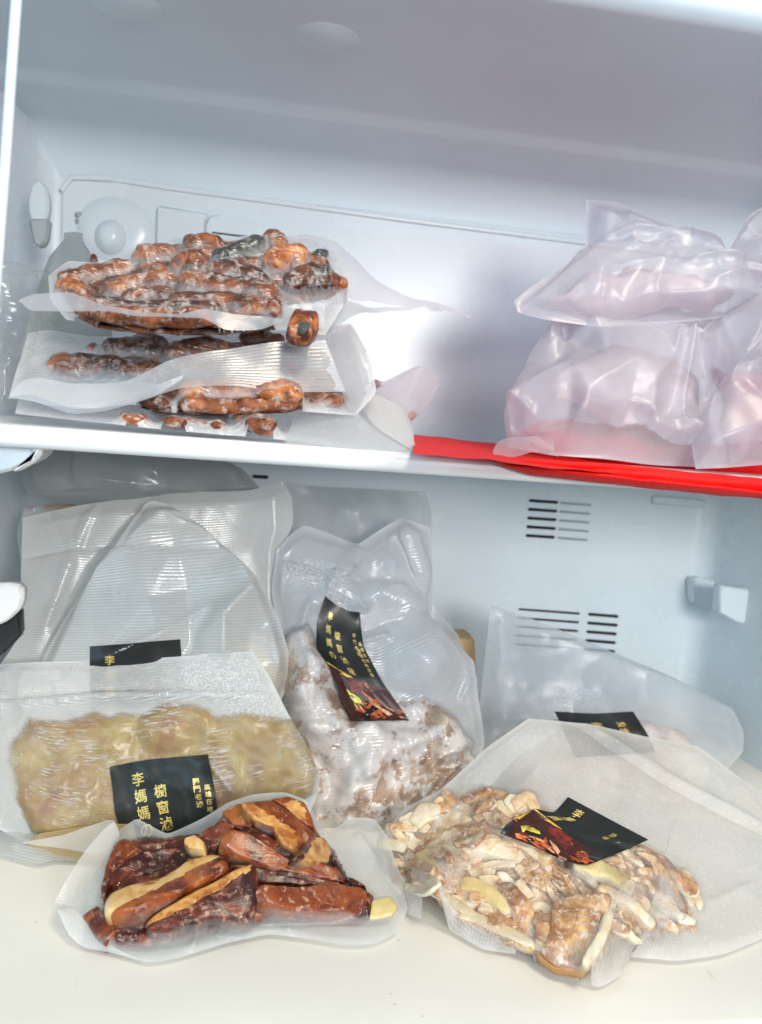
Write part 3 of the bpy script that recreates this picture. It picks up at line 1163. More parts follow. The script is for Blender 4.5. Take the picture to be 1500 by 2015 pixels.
def box(name, x0, x1, y0, y1, z0, z1, m, parent=None, bev=0.002, seg=3):
    import bmesh
    bm = bmesh.new()
    bmesh.ops.create_cube(bm, size=1)
    for v in bm.verts:
        v.co = ((x0 + x1) / 2 + v.co.x * (x1 - x0), (y0 + y1) / 2 + v.co.y * (y1 - y0), (z0 + z1) / 2 + v.co.z * (z1 - z0))
    if bev:
        bmesh.ops.bevel(bm, geom=bm.edges[:], offset=bev, segments=seg, affect='EDGES', profile=0.5)
    me = bpy.data.meshes.new(name)
    bm.to_mesh(me)
    bm.free()
    me.materials.append(m)
    me.polygons.foreach_set("use_smooth", [len(p.vertices) <= 4 and p.area < 2e-4 for p in me.polygons])
    o = bpy.data.objects.new(name, me)
    COL.objects.link(o)
    if parent is not None:
        o.parent = parent
        if parent.parent is None and parent.type == 'EMPTY':
            o.matrix_parent_inverse = Matrix.Translation(-Vector(parent.location))
    return o


def polyprism(name, poly_px, Y, thick, m, parent=None, round_=3):
    """an outline on the plane y=Y given real thickness towards the back"""
    import bmesh
    q = [P(x, y, Y) for x, y in poly_px]
    bm = bmesh.new()
    vs = [bm.verts.new(tuple(p)) for p in q]
    f = bm.faces.new(vs)
    r = bmesh.ops.extrude_face_region(bm, geom=[f])
    for v in [g for g in r['geom'] if isinstance(g, bmesh.types.BMVert)]:
        v.co.y += thick
    bmesh.ops.recalc_face_normals(bm, faces=bm.faces[:])
    bmesh.ops.bevel(bm, geom=bm.edges[:], offset=min(0.0012, abs(thick) * 0.35), segments=2, affect='EDGES')
    me = bpy.data.meshes.new(name)
    bm.to_mesh(me)
    bm.free()
    me.materials.append(m)
    me.polygons.foreach_set("use_smooth", [len(p.vertices) <= 4 and p.area < 2e-4 for p in me.polygons])
    o = bpy.data.objects.new(name, me)
    COL.objects.link(o)
    if parent is not None:
        o.parent = parent
        if parent.parent is None and parent.type == 'EMPTY':
            o.matrix_parent_inverse = Matrix.Translation(-Vector(parent.location))
    return o


def ellipse_px(cx, cy, rx, ry, n=28, a0=0, a1=360):
    return [(cx + rx * math.cos(math.radians(a)), cy + ry * math.sin(math.radians(a))) for a in np.linspace(a0, a1, n, endpoint=(a1 - a0) < 360)]


# dimples of the ceiling: shallow domes hanging from it
def dimple(px, py, r):
    d = ray(px, py)
    t = (ZC - camp[2]) / d[2]
    c = camp + d * t
    V, Fc = [], []
    nr, na = 6, 28
    for k in range(nr):
        q = k / (nr - 1)
        for a in range(na):
            th = 2 * math.pi * a / na
            V.append((c[0] + r * q * math.cos(th), c[1] + r * q * math.sin(th), ZC + 0.0003 - 0.0035 * (1 - q ** 3)))
    for k in range(nr - 1):
        for a in range(na):
            b = (a + 1) % na
            Fc.append((k * na + a, k * na + b, (k + 1) * na + b, (k + 1) * na + a))
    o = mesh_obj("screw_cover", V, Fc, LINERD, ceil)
    return o


for (x, y) in ((250, 10), (645, 75)):
    o = dimple(x, y, 0.0185)
    o.matrix_parent_inverse = Matrix.Identity(4)

# mouldings of the back wall
YP = YB - 0.004
def on_back(o):
    o.matrix_parent_inverse = Matrix.Identity(4)
    return o

def strip_back(name, pts, r, m, parent=back, Y=None, ns=10):
    """raised bead along pixels on the back wall"""
    C = catmull(np.array([P(x, y, Y if Y is not None else YB) for x, y in pts]), 40)
    T = np.gradient(C, axis=0)
    T /= np.linalg.norm(T, axis=1, keepdims=True)
    V = []
    for k in range(len(C)):
        b = np.cross(T[k], (0, -1, 0))
        b /= np.linalg.norm(b)
        a = np.linspace(0, 2 * np.pi, ns, endpoint=False)
        V.append(C[k] + np.cos(a)[:, None] * b * r + np.sin(a)[:, None] * np.array((0, -1, 0)) * r * 0.7)
    Fc = []
    for k in range(len(C) - 1):
        for a in range(ns):
            b = (a + 1) % ns
            Fc.append((k * ns + a, k * ns + b, (k + 1) * ns + b, (k + 1) * ns + a))
    return mesh_obj(name, np.array(V), Fc, m, parent)


plate = polyprism("panel", [(122, 372), (128, 358), (150, 352), (230, 356), (330, 372), (540, 400), (800, 436), (1150, 480), (1390, 512), (1392, 890), (118, 890)], YB - 0.006, 0.008, LINER, back)
on_back(strip_back("panel_rim", [(121, 375), (128, 354), (150, 348), (230, 353), (330, 369), (540, 397), (800, 433), (1150, 477), (1390, 508)], 0.0022, LINER, back, YB - 0.006))
# round thermostat knob in its dish


def wall_dome(name, px, py, rx, ry, hgt, Y, power=2.0):
    c = P(px, py, Y)
    k = depth(c) / F
    V, Fc = [], []
    nr, na = 10, 40
    for i in range(nr):
        q = i / (nr - 1)
        for a in range(na):
            th = 2 * math.pi * a / na
            V.append((c[0] + rx * k * q * math.cos(th), c[1] - hgt * (1 - q ** power) - 0.0002, c[2] + ry * k * q * math.sin(th)))
    for i in range(nr - 1):
        for a in range(na):
            b = (a + 1) % na
            Fc.append((i * na + a, i * na + b, (i + 1) * na + b, (i + 1) * na + a))
    return mesh_obj(name, V, Fc, LINER, back)


wall_dome("knob_surround", 228, 452, 74, 62, 0.005, YB - 0.006, 5)
wall_dome("knob", 218, 466, 31, 33, 0.009, YB - 0.0108, 3)
mk = polyprism("marking", [(146, 418), (162, 416), (163, 427), (147, 428)], YB - 0.0075, 0.002, GREYP, back)
mk2 = polyprism("marking", [(146, 431), (162, 429), (163, 440), (148, 441)], YB - 0.0075, 0.002, GREYP, back)
cov = polyprism("cover_plate", [(308, 408), (312, 404), (410, 420), (404, 432), (402, 500), (306, 500)], YB - 0.010, 0.005, LINER, back)
bx2 = polyprism("vent_cover", [(405, 440), (412, 424), (430, 422), (1140, 486), (1150, 500), (1140, 885), (402, 885)], YB - 0.0105, 0.006, LINER, back)
vs = polyprism("vent_slot", [(416, 453), (492, 462), (490, 471), (414, 461)], YB - 0.0110, 0.003, DARK, back)

# vents of the lower compartment
for k in range(5):
    y = 982 + k * 17.2
    x = 1041 - k * 1.6
    polyprism("vent_slot", [(x, y), (x + 60, y + 4), (x + 59, y + 10), (x - 1, y + 6)], YB - 0.0012, 0.003, DARK, back)
    polyprism("vent_louvre", [(x + 63, y + 5), (x + 126, y + 10), (x + 125, y + 15), (x + 62, y + 10)], YB - 0.0022, 0.004, LINER, back)
for k in range(5):
    y = 1197 + k * 17.2
    x = 1020 - k * 1.6
    polyprism("vent_slot", [(x, y), (x + 124, y + 9), (x + 123, y + 13.5), (x - 1, y + 4)], YB - 0.0012, 0.003, DARK, back)
    x2 = 1158 - k * 1.8
    polyprism("vent_slot", [(x2, y + 9), (x2 + 62, y + 14), (x2 + 61, y + 20), (x2 - 1, y + 15)], YB - 0.0012, 0.003, DARK, back)
polyprism("vent_slot", [(496, 934), (530, 936), (529, 943), (495, 941)], YB - 0.0012, 0.003, DARK, back)
polyprism("clip", [(908, 1249), (926, 1247), (926, 1256), (909, 1257)], YB - 0.006, 0.007, DARK, back)
polyprism("moulding", [(1284, 975), (1392, 984), (1390, 1000), (1284, 992)], YB - 0.003, 0.004, LINER, back)

# rails and brackets
for (poly, Y, th) in (([(1366, 1142), (1380, 1138), (1440, 1150), (1440, 1214), (1400, 1206), (1368, 1188)], YB - 0.016, 0.014),
                      ([(1418, 1152), (1455, 1158), (1500, 1164), (1560, 1172), (1560, 1246), (1500, 1232), (1452, 1226), (1416, 1206)], YB - 0.06, 0.012)):
    polyprism("shelf_support", poly, Y, th, LINER, rw_)
polyprism("shelf_support", [(-60, 870), (60, 858), (82, 862), (78, 885), (66, 905), (20, 926), (-60, 946)], 0.075, 0.03, LINER, lw_)
polyprism("support_lip", [(58, 862), (84, 864), (80, 890), (68, 908), (28, 930), (24, 924), (58, 902), (66, 885)], 0.068, 0.012, SHELFM, lw_)
polyprism("drawer_rail", [(-60, 1152), (20, 1150), (40, 1156), (44, 1176), (38, 1200), (16, 1222), (-60, 1256)], 0.125, 0.012, SHELFM, lw_)
polyprism("rail_socket", [(-60, 1240), (16, 1224), (38, 1200), (40, 1252), (4, 1290), (-60, 1310)], 0.14, 0.01, BLACKP, lw_)
strip_back("wall_highlight", [(37, -60), (24, 120), (12, 300), (0, 460), (-14, 640)], 0.0020, LINER, lw_, 0.0)  # thin raised strip shaped to stand in for the wall's highlight line
polyprism("lamp_cover", ellipse_px(75, 400, 20, 46), 0.25, 0.01, LINER, lw_)
polyprism("lamp_socket", [(56, 430), (96, 430), (92, 470), (80, 486), (66, 480)], 0.248, 0.01, GREYP, lw_)

# ================================================================== shelf
shelf = thing("shelf", "white plastic shelf with bright rounded front edge across the freezer", "shelf", (0.1, 0.16, ZS))


def build_shelf():
    # front edge follows the photograph's line; plate runs back to the wall
    top = [(-6, 818), (12, 815), (75, 822), (300, 850), (550, 872), (820, 896), (1100, 920), (1300, 938), (1500, 955), (1700, 972)]
    pts = catmull(np.array([P(x, y, 's') for x, y in top]), 60)
    pts[:, 2] = ZS
    # keep a straight, plausible front line in plan
    a, b = pts[8], pts[-1]
    for p in pts[8:]:
        t = (p[0] - a[0]) / (b[0] - a[0])
        p[1] = a[1] * (1 - t) + b[1] * t
    return pts


YSF = 0.062
xs = np.linspace(XLF + 0.03, XRF, 60)
th = 0.0105
rows = []
rad = 0.0035
sec = [(0.25, 0.0)] + [(0.02, 0.0)] + [(rad - rad * math.sin(a), -rad + rad * math.cos(a)) for a in np.linspace(0.0, math.pi / 2, 5)] + \
    [(rad - rad * math.cos(a), -th + rad - rad * math.sin(a)) for a in np.linspace(0, math.pi / 2, 5)] + [(0.012, -th), (0.013, -0.004), (0.25, -0.0042)]
V = []
for (dy, dz) in sec:
    V.append([(x, min(YSF + dy, YB - 0.011), ZS + dz) for x in xs])
V = np.array(V)
mesh_obj("shelf_plate", V, grid_faces(len(sec), len(xs)) , SHELFM, shelf)

# ================================================================== red bag on the shelf
rb = Pack("red_cloth_bag", "red cloth bag lying folded on the right of the shelf, hem over its edge", "bag",
          [(815, 857, 0.27), (960, 873, 0.27), (1200, 888, 0.27), (1540, 905, 0.27)], [(1540, 905, 0.27), (1600, 980, 0.075)],
          [(812, 896, 's'), (965, 907, 's'), (1200, 926, 's'), (1600, 960, 's')], [(815, 857, 0.27), (812, 896, 's')], nx=90, ny=40, wave=0.0008, wfreq=60)
o = mesh_obj("cloth", np.vstack([(rb.G + np.array([0, 0, 0.001])).reshape(-1, 3)]), grid_faces(40, 90), REDM, rb.root)


def fold(name, pts, r, m, parent, squash=0.45, nz=0.25, seed=1, ns=14):
    C = catmull(pts3(pts), 70)
    T = np.gradient(C, axis=0)
    T /= np.linalg.norm(T, axis=1, keepdims=True)
    V = []
    t = np.linspace(0, 1, 70)
    rr = r * np.clip(np.minimum(t * 9, 1), 0.05, 1)
    for k in range(70):
        b = np.cross(T[k], (0, -1, 0.25))
        b /= np.linalg.norm(b)
        n_ = np.cross(b, T[k])
        a = np.linspace(0, 2 * np.pi, ns, endpoint=False)
        V.append(C[k] + np.cos(a)[:, None] * b * rr[k] * squash + np.sin(a)[:, None] * n_ * rr[k])
    V = np.array(V)
    V = V + (V - C[:, None]) * (nz * vnoise(V, 60, seed, 2))[..., None]
    Fc = []
    for k in range(69):
        for a in range(ns):
            b = (a + 1) % ns
            Fc.append((k * ns + a, k * ns + b, (k + 1) * ns + b, (k + 1) * ns + a))
    Fc.append(tuple(range(ns)))
    Fc.append(tuple(69 * ns + a for a in range(ns)))
    return mesh_obj(name, V, Fc, m, parent)


fold("folded_hem", [(968, 908, 0.058), (1050, 915, 0.056), (1200, 925, 0.055), (1350, 938, 0.055), (1560, 958, 0.055)], 0.009, REDM, rb.root, 0.26, 0.15, 1)
fold("folded_hem", [(975, 914, 0.057), (1060, 928, 0.052), (1200, 943, 0.048), (1350, 960, 0.046), (1560, 980, 0.046)], 0.008, REDM, rb.root, 0.2, 0.2, 4)
fold("folded_hem", [(1080, 925, 0.058), (1240, 938, 0.054), (1350, 948, 0.052), (1560, 966, 0.051)], 0.010, REDM, rb.root, 0.35, 0.2, 7)

# ================================================================== LOWER COMPARTMENT PACKS
RND = random.Random(5)

# --- A: tall striped pack at the back left
A = Pack("vacuum_pack", "tall empty-topped striped vacuum pack standing at the back left under the shelf", "vacuum pack",
         [(45, 1018, 0.225), (150, 995, 0.23), (260, 980, 0.232), (320, 967, 0.235), (400, 968, 0.235), (490, 965, 0.235), (556, 948, 0.235)],
         [(556, 948, 0.235), (574, 978, 0.232), (576, 1030, 0.228), (560, 1080, 0.222), (556, 1300, 0.20)],
         [(-30, 1350, 0.175), (300, 1400, 0.18), (556, 1300, 0.20)],
         [(45, 1018, 0.225), (42, 1120, 0.21), (38, 1250, 0.185), (-30, 1350, 0.175)], nx=150, ny=120,
         group="vacuum packs in the lower compartment",
         creases=[([(105, 1003), (148, 1083)], 0.0028, 5), ([(192, 995), (148, 1083)], 0.0032, 5), ([(148, 1083), (115, 1170), (85, 1240)], 0.003, 6),
                  ([(45, 1100), (148, 1086), (300, 1075)], -0.002, 6), ([(300, 980), (180, 1110), (80, 1290)], -0.004, 26)], wave=0.0025, wfreq=14, seed=4)
A.film(FILM_STRIPE, puff=0.004, back=0.003, wr=0.0003, rf=(14, 0.008), seal=9)

# --- B: tented pack with label, in front of A
B = Pack("vacuum_pack", "tent-shaped striped vacuum pack with black label, between the tall back pack and the amber pack", "vacuum pack",
         [(284, 992, 0.207), (300, 985, 0.207), (330, 992, 0.207)],
         [(330, 992, 0.207), (400, 1040, 0.204), (460, 1090, 0.197), (505, 1135, 0.19), (545, 1210, 0.185), (570, 1290, 0.18), (571, 1340, 0.178), (545, 1395, 0.175), (540, 1480, 0.165)],
         [(60, 1480, 0.15), (300, 1490, 0.155), (540, 1480, 0.165)],
         [(284, 992, 0.207), (235, 1065, 0.198), (190, 1120, 0.192), (135, 1205, 0.18), (80, 1310, 0.17), (60, 1480, 0.15)], nx=160, ny=140,
         group="vacuum packs in the lower compartment",
         creases=[([(240, 1083), (350, 1090), (470, 1092)], -0.0018, 7)], wave=0.001, wfreq=20, seed=7)
B.mound([(430, 1300), (470, 1265), (530, 1280), (556, 1330), (540, 1400), (400, 1420), (380, 1340)], 0.008, CREAM, "food_block", 40, 0.3, 60, ragged=8)
B.film(FILM_STRIPE, puff=0.004, back=0.004, pw=0.5, wr=0.0002, relax=3, seal=9,
       creases=[([(488, 1082), (510, 1140)], 0.003, 5), ([(510, 1140), (440, 1205)], 0.004, 5), ([(440, 1205), (415, 1193), (320, 1245), (200, 1300)], 0.003, 6),
                ([(440, 1205), (436, 1285)], 0.004, 5), ([(510, 1140), (546, 1285), (530, 1350)], 0.004, 5), ([(240, 1083), (350, 1088), (470, 1092)], -0.003, 5), ([(82, 1270), (80, 1320)], 0.004, 5)],
       facets=[(150, 940, 0), (650, 940, 0), (20, 1500, 0), (650, 1500, 0), (300, 985, 0.0000), (245, 1085, 0.0162), (350, 1090, 0.0121), (470, 1092, 0.0135), (320, 1010, 0.0135),
               (510, 1140, 0.0297), (440, 1205, 0.0351), (490, 1085, 0.0081), (420, 1192, 0.0162), (320, 1245, 0.0216), (200, 1300, 0.0162), (436, 1290, 0.0297), (372, 1160, 0.0081), (300, 1180, 0.0135),
               (546, 1285, 0.0189), (490, 1240, 0.0108), (470, 1330, 0.0216), (90, 1300, 0.0108), (180, 1150, 0.0135), (380, 1270, 0.0135), (545, 1210, 0.0054), (75, 1400, 0.0054), (570, 1360, 0.0027), (300, 1400, 0.0135), (500, 1420, 0.0135)])
lb = Label(B, [(177, 1272), (260, 1266), (355, 1258)], [(355, 1258), (365, 1390)], [(177, 1400), (365, 1390)], [(177, 1272), (177, 1400)], ny=20)
lb.text(0.22, 0.23, 0.15, 0.24, "李媽媽", 0.72)

# --- C: amber pack in front
C = Pack("vacuum_pack", "vacuum pack of amber jelly with black label leaning in front at the left", "vacuum pack",
         [(-70, 1312, 0.16), (60, 1303, 0.158), (200, 1300, 0.155), (350, 1292, 0.152), (440, 1284, 0.15), (497, 1281, 0.15)],
         [(497, 1281, 0.15), (530, 1330, 0.145), (565, 1400, 0.138), (600, 1460, 0.13), (629, 1525, 0.122), (622, 1570, 0.12), (605, 1610, 0.12)],
         [(-70, 1600, 0.115), (5, 1635, 0.118), (60, 1662, 0.12), (140, 1694, 0.118), (300, 1690, 0.122), (605, 1610, 0.12)],
         [(-70, 1312, 0.16), (-75, 1450, 0.14), (-70, 1600, 0.115)], nx=180, ny=140, group="vacuum packs in the lower compartment",
         creases=[([(-40, 1385), (100, 1372), (200, 1362), (400, 1360), (560, 1362)], -0.002, 7), ([(-40, 1390), (120, 1380), (200, 1368), (420, 1368), (520, 1372)], 0.0022, 4)],
         wave=0.0012, wfreq=16, seed=9)
C.mound([(18, 1450), (50, 1415), (100, 1405), (150, 1420), (185, 1400), (228, 1400), (262, 1408), (300, 1402), (330, 1392), (385, 1385), (420, 1405), (470, 1395), (520, 1410), (570, 1420), (600, 1470), (624, 1530), (615, 1570), (560, 1600), (300, 1672), (150, 1660), (70, 1640), (30, 1570), (15, 1500)],
        0.009, AMBERF, "jelly_block", 34, 0.22, 60, bumps=[(320, 1440, 34, 0.003), (230, 1460, 26, 0.002)], seed=12, ragged=15)
C.piece([(300, 1470), (345, 1440), (385, 1450)], 66, [SALMON], 0.0050, 0.2, 2.0, "salmon_lump", nz=0.3, nfreq=60)
C.piece([(205, 1465), (240, 1455)], 44, [YELLOWF], 0.0045, 0.2, 2.0, "yellow_lump", nz=0.3, nfreq=60)
C.film(FILM_GLINT, puff=0.005, back=0.003, relax=10, rf=(26, 0.004), gap=0.008, milk0=0.0, wr=0.0012, wrf=50,
       bumps=[(60, 1340, 40, 0.002)], milks=[(40, 1450, 60, 0.2)],
       frost=[(440, 1325, 80, 42, 0.9), (70, 1450, 60, 30, 0.2), (500, 1395, 60, 40, 0.35), (110, 1560, 90, 60, 0.15)],
       creases=[([(415, 1492), (470, 1560)], 0.006, 8), ([(470, 1570), (440, 1510), (415, 1490)], 0.003, 12), ([(610, 1540), (480, 1580)], 0.005, 8), ([(600, 1560), (500, 1590), (440, 1620)], 0.003, 10)])
lc = Label(C, [(217, 1508), (300, 1494), (410, 1485)], [(410, 1485), (424, 1560), (440, 1720)], [(290, 1780), (460, 1760)], [(217, 1508), (228, 1600), (252, 1690), (290, 1780)], nx=36, ny=44, wr=0.0012)
for (s, t, sz, st, tx) in COLS:
    lc.text(s, t * 0.8 + 0.03, sz * 0.95, st * 0.98, tx, 1.25 if sz > 0.08 else 1.3)
lc.shapes(food_print(3, 0.66, 1.0))
# folded lower edge of C
sheet("folded_film", [(45, 1656, 0.108), (120, 1645, 0.10), (180, 1625, 0.092), (215, 1614, 0.086), (228, 1620, 0.082)],
      [(45, 1658, 0.108), (130, 1672, 0.098), (190, 1680, 0.09), (225, 1668, 0.086), (236, 1650, 0.082)], FILM_SEALW, C.root, wave=0.001)
sheet("folded_film", [(60, 1655, 0.112), (80, 1640, 0.112), (130, 1632, 0.11), (200, 1622, 0.105), (262, 1622, 0.10)],
      [(50, 1660, 0.108), (100, 1684, 0.104), (150, 1694, 0.1), (210, 1700, 0.096), (280, 1690, 0.094)], FILM_AMBER, C.root, wave=0.0006)
# clear bag corner under C at far left
U = Pack("clear_plastic_bag", "clear crumpled plastic bag flat on the floor under the amber pack", "bag",
         [(-70, 1590, 0.14), (60, 1640, 0.14), (200, 1680, 0.14)], [(200, 1680, 0.14), (190, 1698, 'f')],
         [(-70, 1670, 'f'), (0, 1683, 'f'), (75, 1702, 'f'), (110, 1694, 'f'), (190, 1698, 'f')], [(-70, 1590, 0.14), (-70, 1670, 'f')], nx=60, ny=30)
U.film(FILM_GREY, puff=0.006, wr=0.002, wrf=80)

# --- E: frosty pack in the middle
E = Pack("vacuum_pack", "vacuum pack of frost-covered meat with curled black label, in the middle behind the tofu pack", "vacuum pack",
         [(545, 1082, 0.215), (572, 1052, 0.22), (600, 1034, 0.222), (650, 1050, 0.22), (703, 1070, 0.22), (745, 1045, 0.225), (790, 1020, 0.228), (847, 1038, 0.23)],
         [(847, 1038, 0.23), (848, 1130, 0.225), (847, 1214, 0.215), (890, 1262, 0.205), (932, 1302, 0.20), (942, 1380, 0.19), (952, 1470, 0.175), (900, 1570, 0.15)],
         [(600, 1660, 0.15), (680, 1668, 0.145), (780, 1640, 0.145), (900, 1570, 0.15)],
         [(545, 1082, 0.215), (535, 1160, 0.205), (548, 1240, 0.195), (556, 1330, 0.185), (568, 1480, 0.165), (600, 1660, 0.15)], nx=150, ny=190,
         group="vacuum packs in the lower compartment",
         creases=[([(640, 1172), (740, 1170), (800, 1190)], 0.003, 20), ([(703, 1072), (665, 1130)], 0.006, 14), ([(790, 1022), (815, 1090), (830, 1160)], 0.006, 12), ([(550, 1100), (660, 1130), (700, 1100)], -0.004, 10)], wave=0.0015, wfreq=22, seed=14)
E.mound([(560, 1250), (600, 1225), (650, 1290), (690, 1400), (760, 1380), (830, 1370), (900, 1420), (940, 1480), (905, 1560), (800, 1620), (690, 1650), (610, 1640), (585, 1560), (570, 1450), (556, 1340)],
        0.018, FROSTM, "frosted_meat", 46, 0.45, 55, bumps=[(640, 1430, 45, 0.008), (740, 1470, 50, 0.005), (840, 1450, 50, 0.005), (700, 1560, 60, 0.004)], seed=15, ragged=14)
E.film(FILM_E, puff=0.008, back=0.004, relax=10, gap=0.006, wr=0.001, wrf=42, milk0=0.05, rf=(60, 0.007), seal=9,
       bumps=[(825, 1300, 52, 0.018), (760, 1110, 30, 0.006), (800, 1190, 30, 0.005)],
       frost=[(600, 1130, 60, 30, 0.5), (610, 1330, 50, 90, 0.4), (660, 1180, 20, 60, 0.5)], milks=[(830, 1290, 70, 0.5), (780, 1150, 90, 0.25), (650, 1560, 80, 0.1)],
       creases=[([(700, 1100), (660, 1135), (640, 1175)], 0.006, 8), ([(790, 1030), (830, 1140)], 0.006, 8), ([(690, 1175), (710, 1200)], 0.006, 10), ([(850, 1215), (932, 1302)], 0.003, 7),
                ([(735, 1170), (790, 1160)], 0.004, 9), ([(700, 1270), (760, 1255)], 0.004, 6), ([(930, 1320), (900, 1380)], 0.004, 7), ([(610, 1180), (590, 1240)], 0.004, 9)])
le = Label(E, [(640, 1173), (662, 1190), (686, 1202), (708, 1205)], [(708, 1205), (716, 1270), (755, 1345), (806, 1418)], [(690, 1418), (745, 1418), (806, 1418)],
           [(640, 1173), (624, 1225), (624, 1275), (645, 1306), (668, 1355), (690, 1418)], nx=30, ny=46)
for (s, t, sz, st, tx) in COLS:
    le.text(s, t * 0.92, sz * 0.66, st * 0.84, tx, 1.7)
le.text(0.86, 0.33, 0.035, 0.045, "高雄在地滷味", 1.8)
le.shapes(food_print(8, 0.62, 1.0))

# --- packs standing behind the middle
Bk = Pack("plastic_bag", "pale rounded plastic bag against the back wall behind the middle pack", "bag",
          [(566, 950, 0.28), (640, 958, 0.285), (740, 962, 0.285), (835, 968, 0.285)], [(835, 968, 0.285), (850, 1010, 0.28), (850, 1240, 0.26), (880, 1330, 0.25)],
          [(560, 1350, 0.24), (720, 1350, 0.24), (880, 1330, 0.25)], [(566, 950, 0.28), (560, 1100, 0.27), (560, 1350, 0.24)], nx=80, ny=70, wave=0.003, seed=30)
Bk.film(FILM_GREY, puff=0.02, wr=0.002, wrf=30, bumps=[(680, 1010, 40, 0.01)])
# triangular film behind E right
K = Pack("vacuum_pack", "thin clear vacuum pack edge poking out right behind the middle pack", "vacuum pack",
         [(842, 1180, 0.245), (850, 1190, 0.245), (900, 1248, 0.24)], [(900, 1248, 0.24), (960, 1380, 0.22)], [(840, 1400, 0.21), (960, 1380, 0.22)], [(842, 1180, 0.245), (840, 1400, 0.21)], nx=40, ny=40, wave=0.001, group="vacuum packs in the lower compartment")
K.film(FILM_GREY, puff=0.003)
ct = thing("cardboard_box", "small tan cardboard box showing between the packs below the lower vents", "box", P(900, 1330, 0.27))
polyprism("carton", [(866, 1256), (934, 1257), (945, 1420), (866, 1420)], 0.262, 0.03, CARD, ct)

# --- grey bag upper left of the lower compartment, right under the shelf
Gb = Pack("grey_plastic_bag", "dull grey plastic bag bulging at the back left, directly under the shelf", "bag",
          [(60, 868, 0.24), (150, 866, 0.25), (300, 868, 0.25), (420, 895, 0.255)], [(420, 895, 0.255), (480, 925, 0.257), (512, 962, 0.257)],
          [(75, 985, 0.235), (200, 998, 0.24), (350, 990, 0.25), (512, 962, 0.257)], [(60, 868, 0.24), (42, 930, 0.235), (52, 965, 0.235), (75, 985, 0.235)], nx=110, ny=60, wave=0.003, seed=33)
Gb.film(FILM_DGREY, puff=0.020, wr=0.001, wrf=34, rf=(24, 0.008), bumps=[(220, 955, 60, 0.006)], creases=[([(180, 940), (300, 950), (420, 970)], 0.004, 10), ([(270, 950), (300, 975)], 0.004, 7)])
Ck = Pack("plastic_bag", "pale plastic bag with rusty strips, squeezed under the dull grey bag at left", "bag",
          [(48, 1000, 0.25), (150, 985, 0.255), (330, 980, 0.262)], [(330, 980, 0.262), (300, 1120, 0.25)], [(45, 1130, 0.24), (300, 1120, 0.25)], [(48, 1000, 0.25), (34, 1050, 0.245), (45, 1130, 0.24)], nx=60, ny=40, wave=0.002, seed=37)
Ck.piece([(60, 1004), (62, 992)], 5, [RUST], 0.001, name="rusty_strip")
Ck.piece([(85, 1000), (150, 996), (210, 990)], 9, [RUST], 0.001, name="rusty_strip")
Ck.film(FILM_GREY, puff=0.012)

# --- F: grey pack with label at the back right
Fp = Pack("vacuum_pack", "greyish vacuum pack of pale pink meat at the back right, label half hidden", "vacuum pack",
          [(966, 1190, 0.235), (1060, 1222, 0.235), (1170, 1268, 0.23), (1280, 1315, 0.225), (1400, 1370, 0.22)],
          [(1400, 1370, 0.22), (1440, 1395, 0.215), (1464, 1440, 0.21), (1462, 1480, 0.20), (1430, 1520, 0.19), (1420, 1640, 0.16)],
          [(930, 1600, 0.165), (1150, 1650, 0.16), (1420, 1640, 0.16)],
          [(966, 1190, 0.235), (955, 1290, 0.225), (943, 1400, 0.21), (930, 1600, 0.165)], nx=130, ny=120, wave=0.0012, wfreq=16, seed=41, group="vacuum packs in the lower compartment")
Fp.mound([(1000, 1440), (1080, 1410), (1180, 1420), (1270, 1400), (1350, 1440), (1400, 1500), (1390, 1600), (1200, 1640), (1000, 1600)], 0.012, PINKM, "pale_meat", 60, 0.35, 45, seed=42)
Fp.film(FILM_GREY, puff=0.006, rf=(20, 0.005), relax=20, milk0=0.35, wr=0.001, wrf=40, frost=[(1130, 1375, 50, 20, 0.25)])
lf = Label(Fp, [(1092, 1400), (1170, 1404), (1246, 1400)], [(1246, 1400), (1275, 1446), (1290, 1480)], [(1135, 1490), (1290, 1480)], [(1092, 1400), (1135, 1490)], ny=16)
lf.text(0.45, 0.3, 0.16, 0.2, "李媽", 0.9)
lf.text(0.75, 0.3, 0.12, 0.16, "滷味", 0.9)

# --- G: big front right pack
Gp = Pack("vacuum_pack", "large vacuum pack of sliced beige offal with black label, lying at the front right", "vacuum pack",
          [(1040, 1414, 0.135), (1150, 1424, 0.135), (1260, 1448, 0.13), (1372, 1470, 0.125), (1440, 1520, 0.115), (1500, 1562, 0.108), (1600, 1620, 0.10)],
          [(1600, 1620, 0.10), (1610, 1790, 'f')],
          [(742, 1652, 0.105), (752, 1700, 0.092), (775, 1760, 0.08), (800, 1796, 'f'), (870, 1822, 'f'), (950, 1866, 'f'), (1030, 1880, 'f'), (1100, 1922, 'f'), (1180, 1942, 'f'), (1222, 1918, 'f'), (1234, 1884, 'f'), (1330, 1892, 'f'), (1420, 1880, 'f'), (1500, 1848, 'f'), (1610, 1790, 'f')],
          [(1040, 1414, 0.135), (960, 1470, 0.13), (870, 1552, 0.122), (800, 1590, 0.115), (742, 1652, 0.105)], nx=220, ny=150, wave=0.0008, wfreq=16, seed=44,
          group="vacuum packs in the lower compartment",
          creases=[([(1130, 1430), (1300, 1540), (1500, 1650)], -0.003, 8), ([(1150, 1425), (1320, 1535), (1520, 1640)], 0.003, 6)])
GPOLY = [(762, 1665), (800, 1610), (880, 1570), (960, 1560), (1060, 1580), (1110, 1625), (1170, 1665), (1260, 1665), (1320, 1700), (1375, 1745), (1360, 1800), (1290, 1835), (1205, 1840), (1165, 1895), (1090, 1880), (1000, 1838), (880, 1775), (800, 1735)]
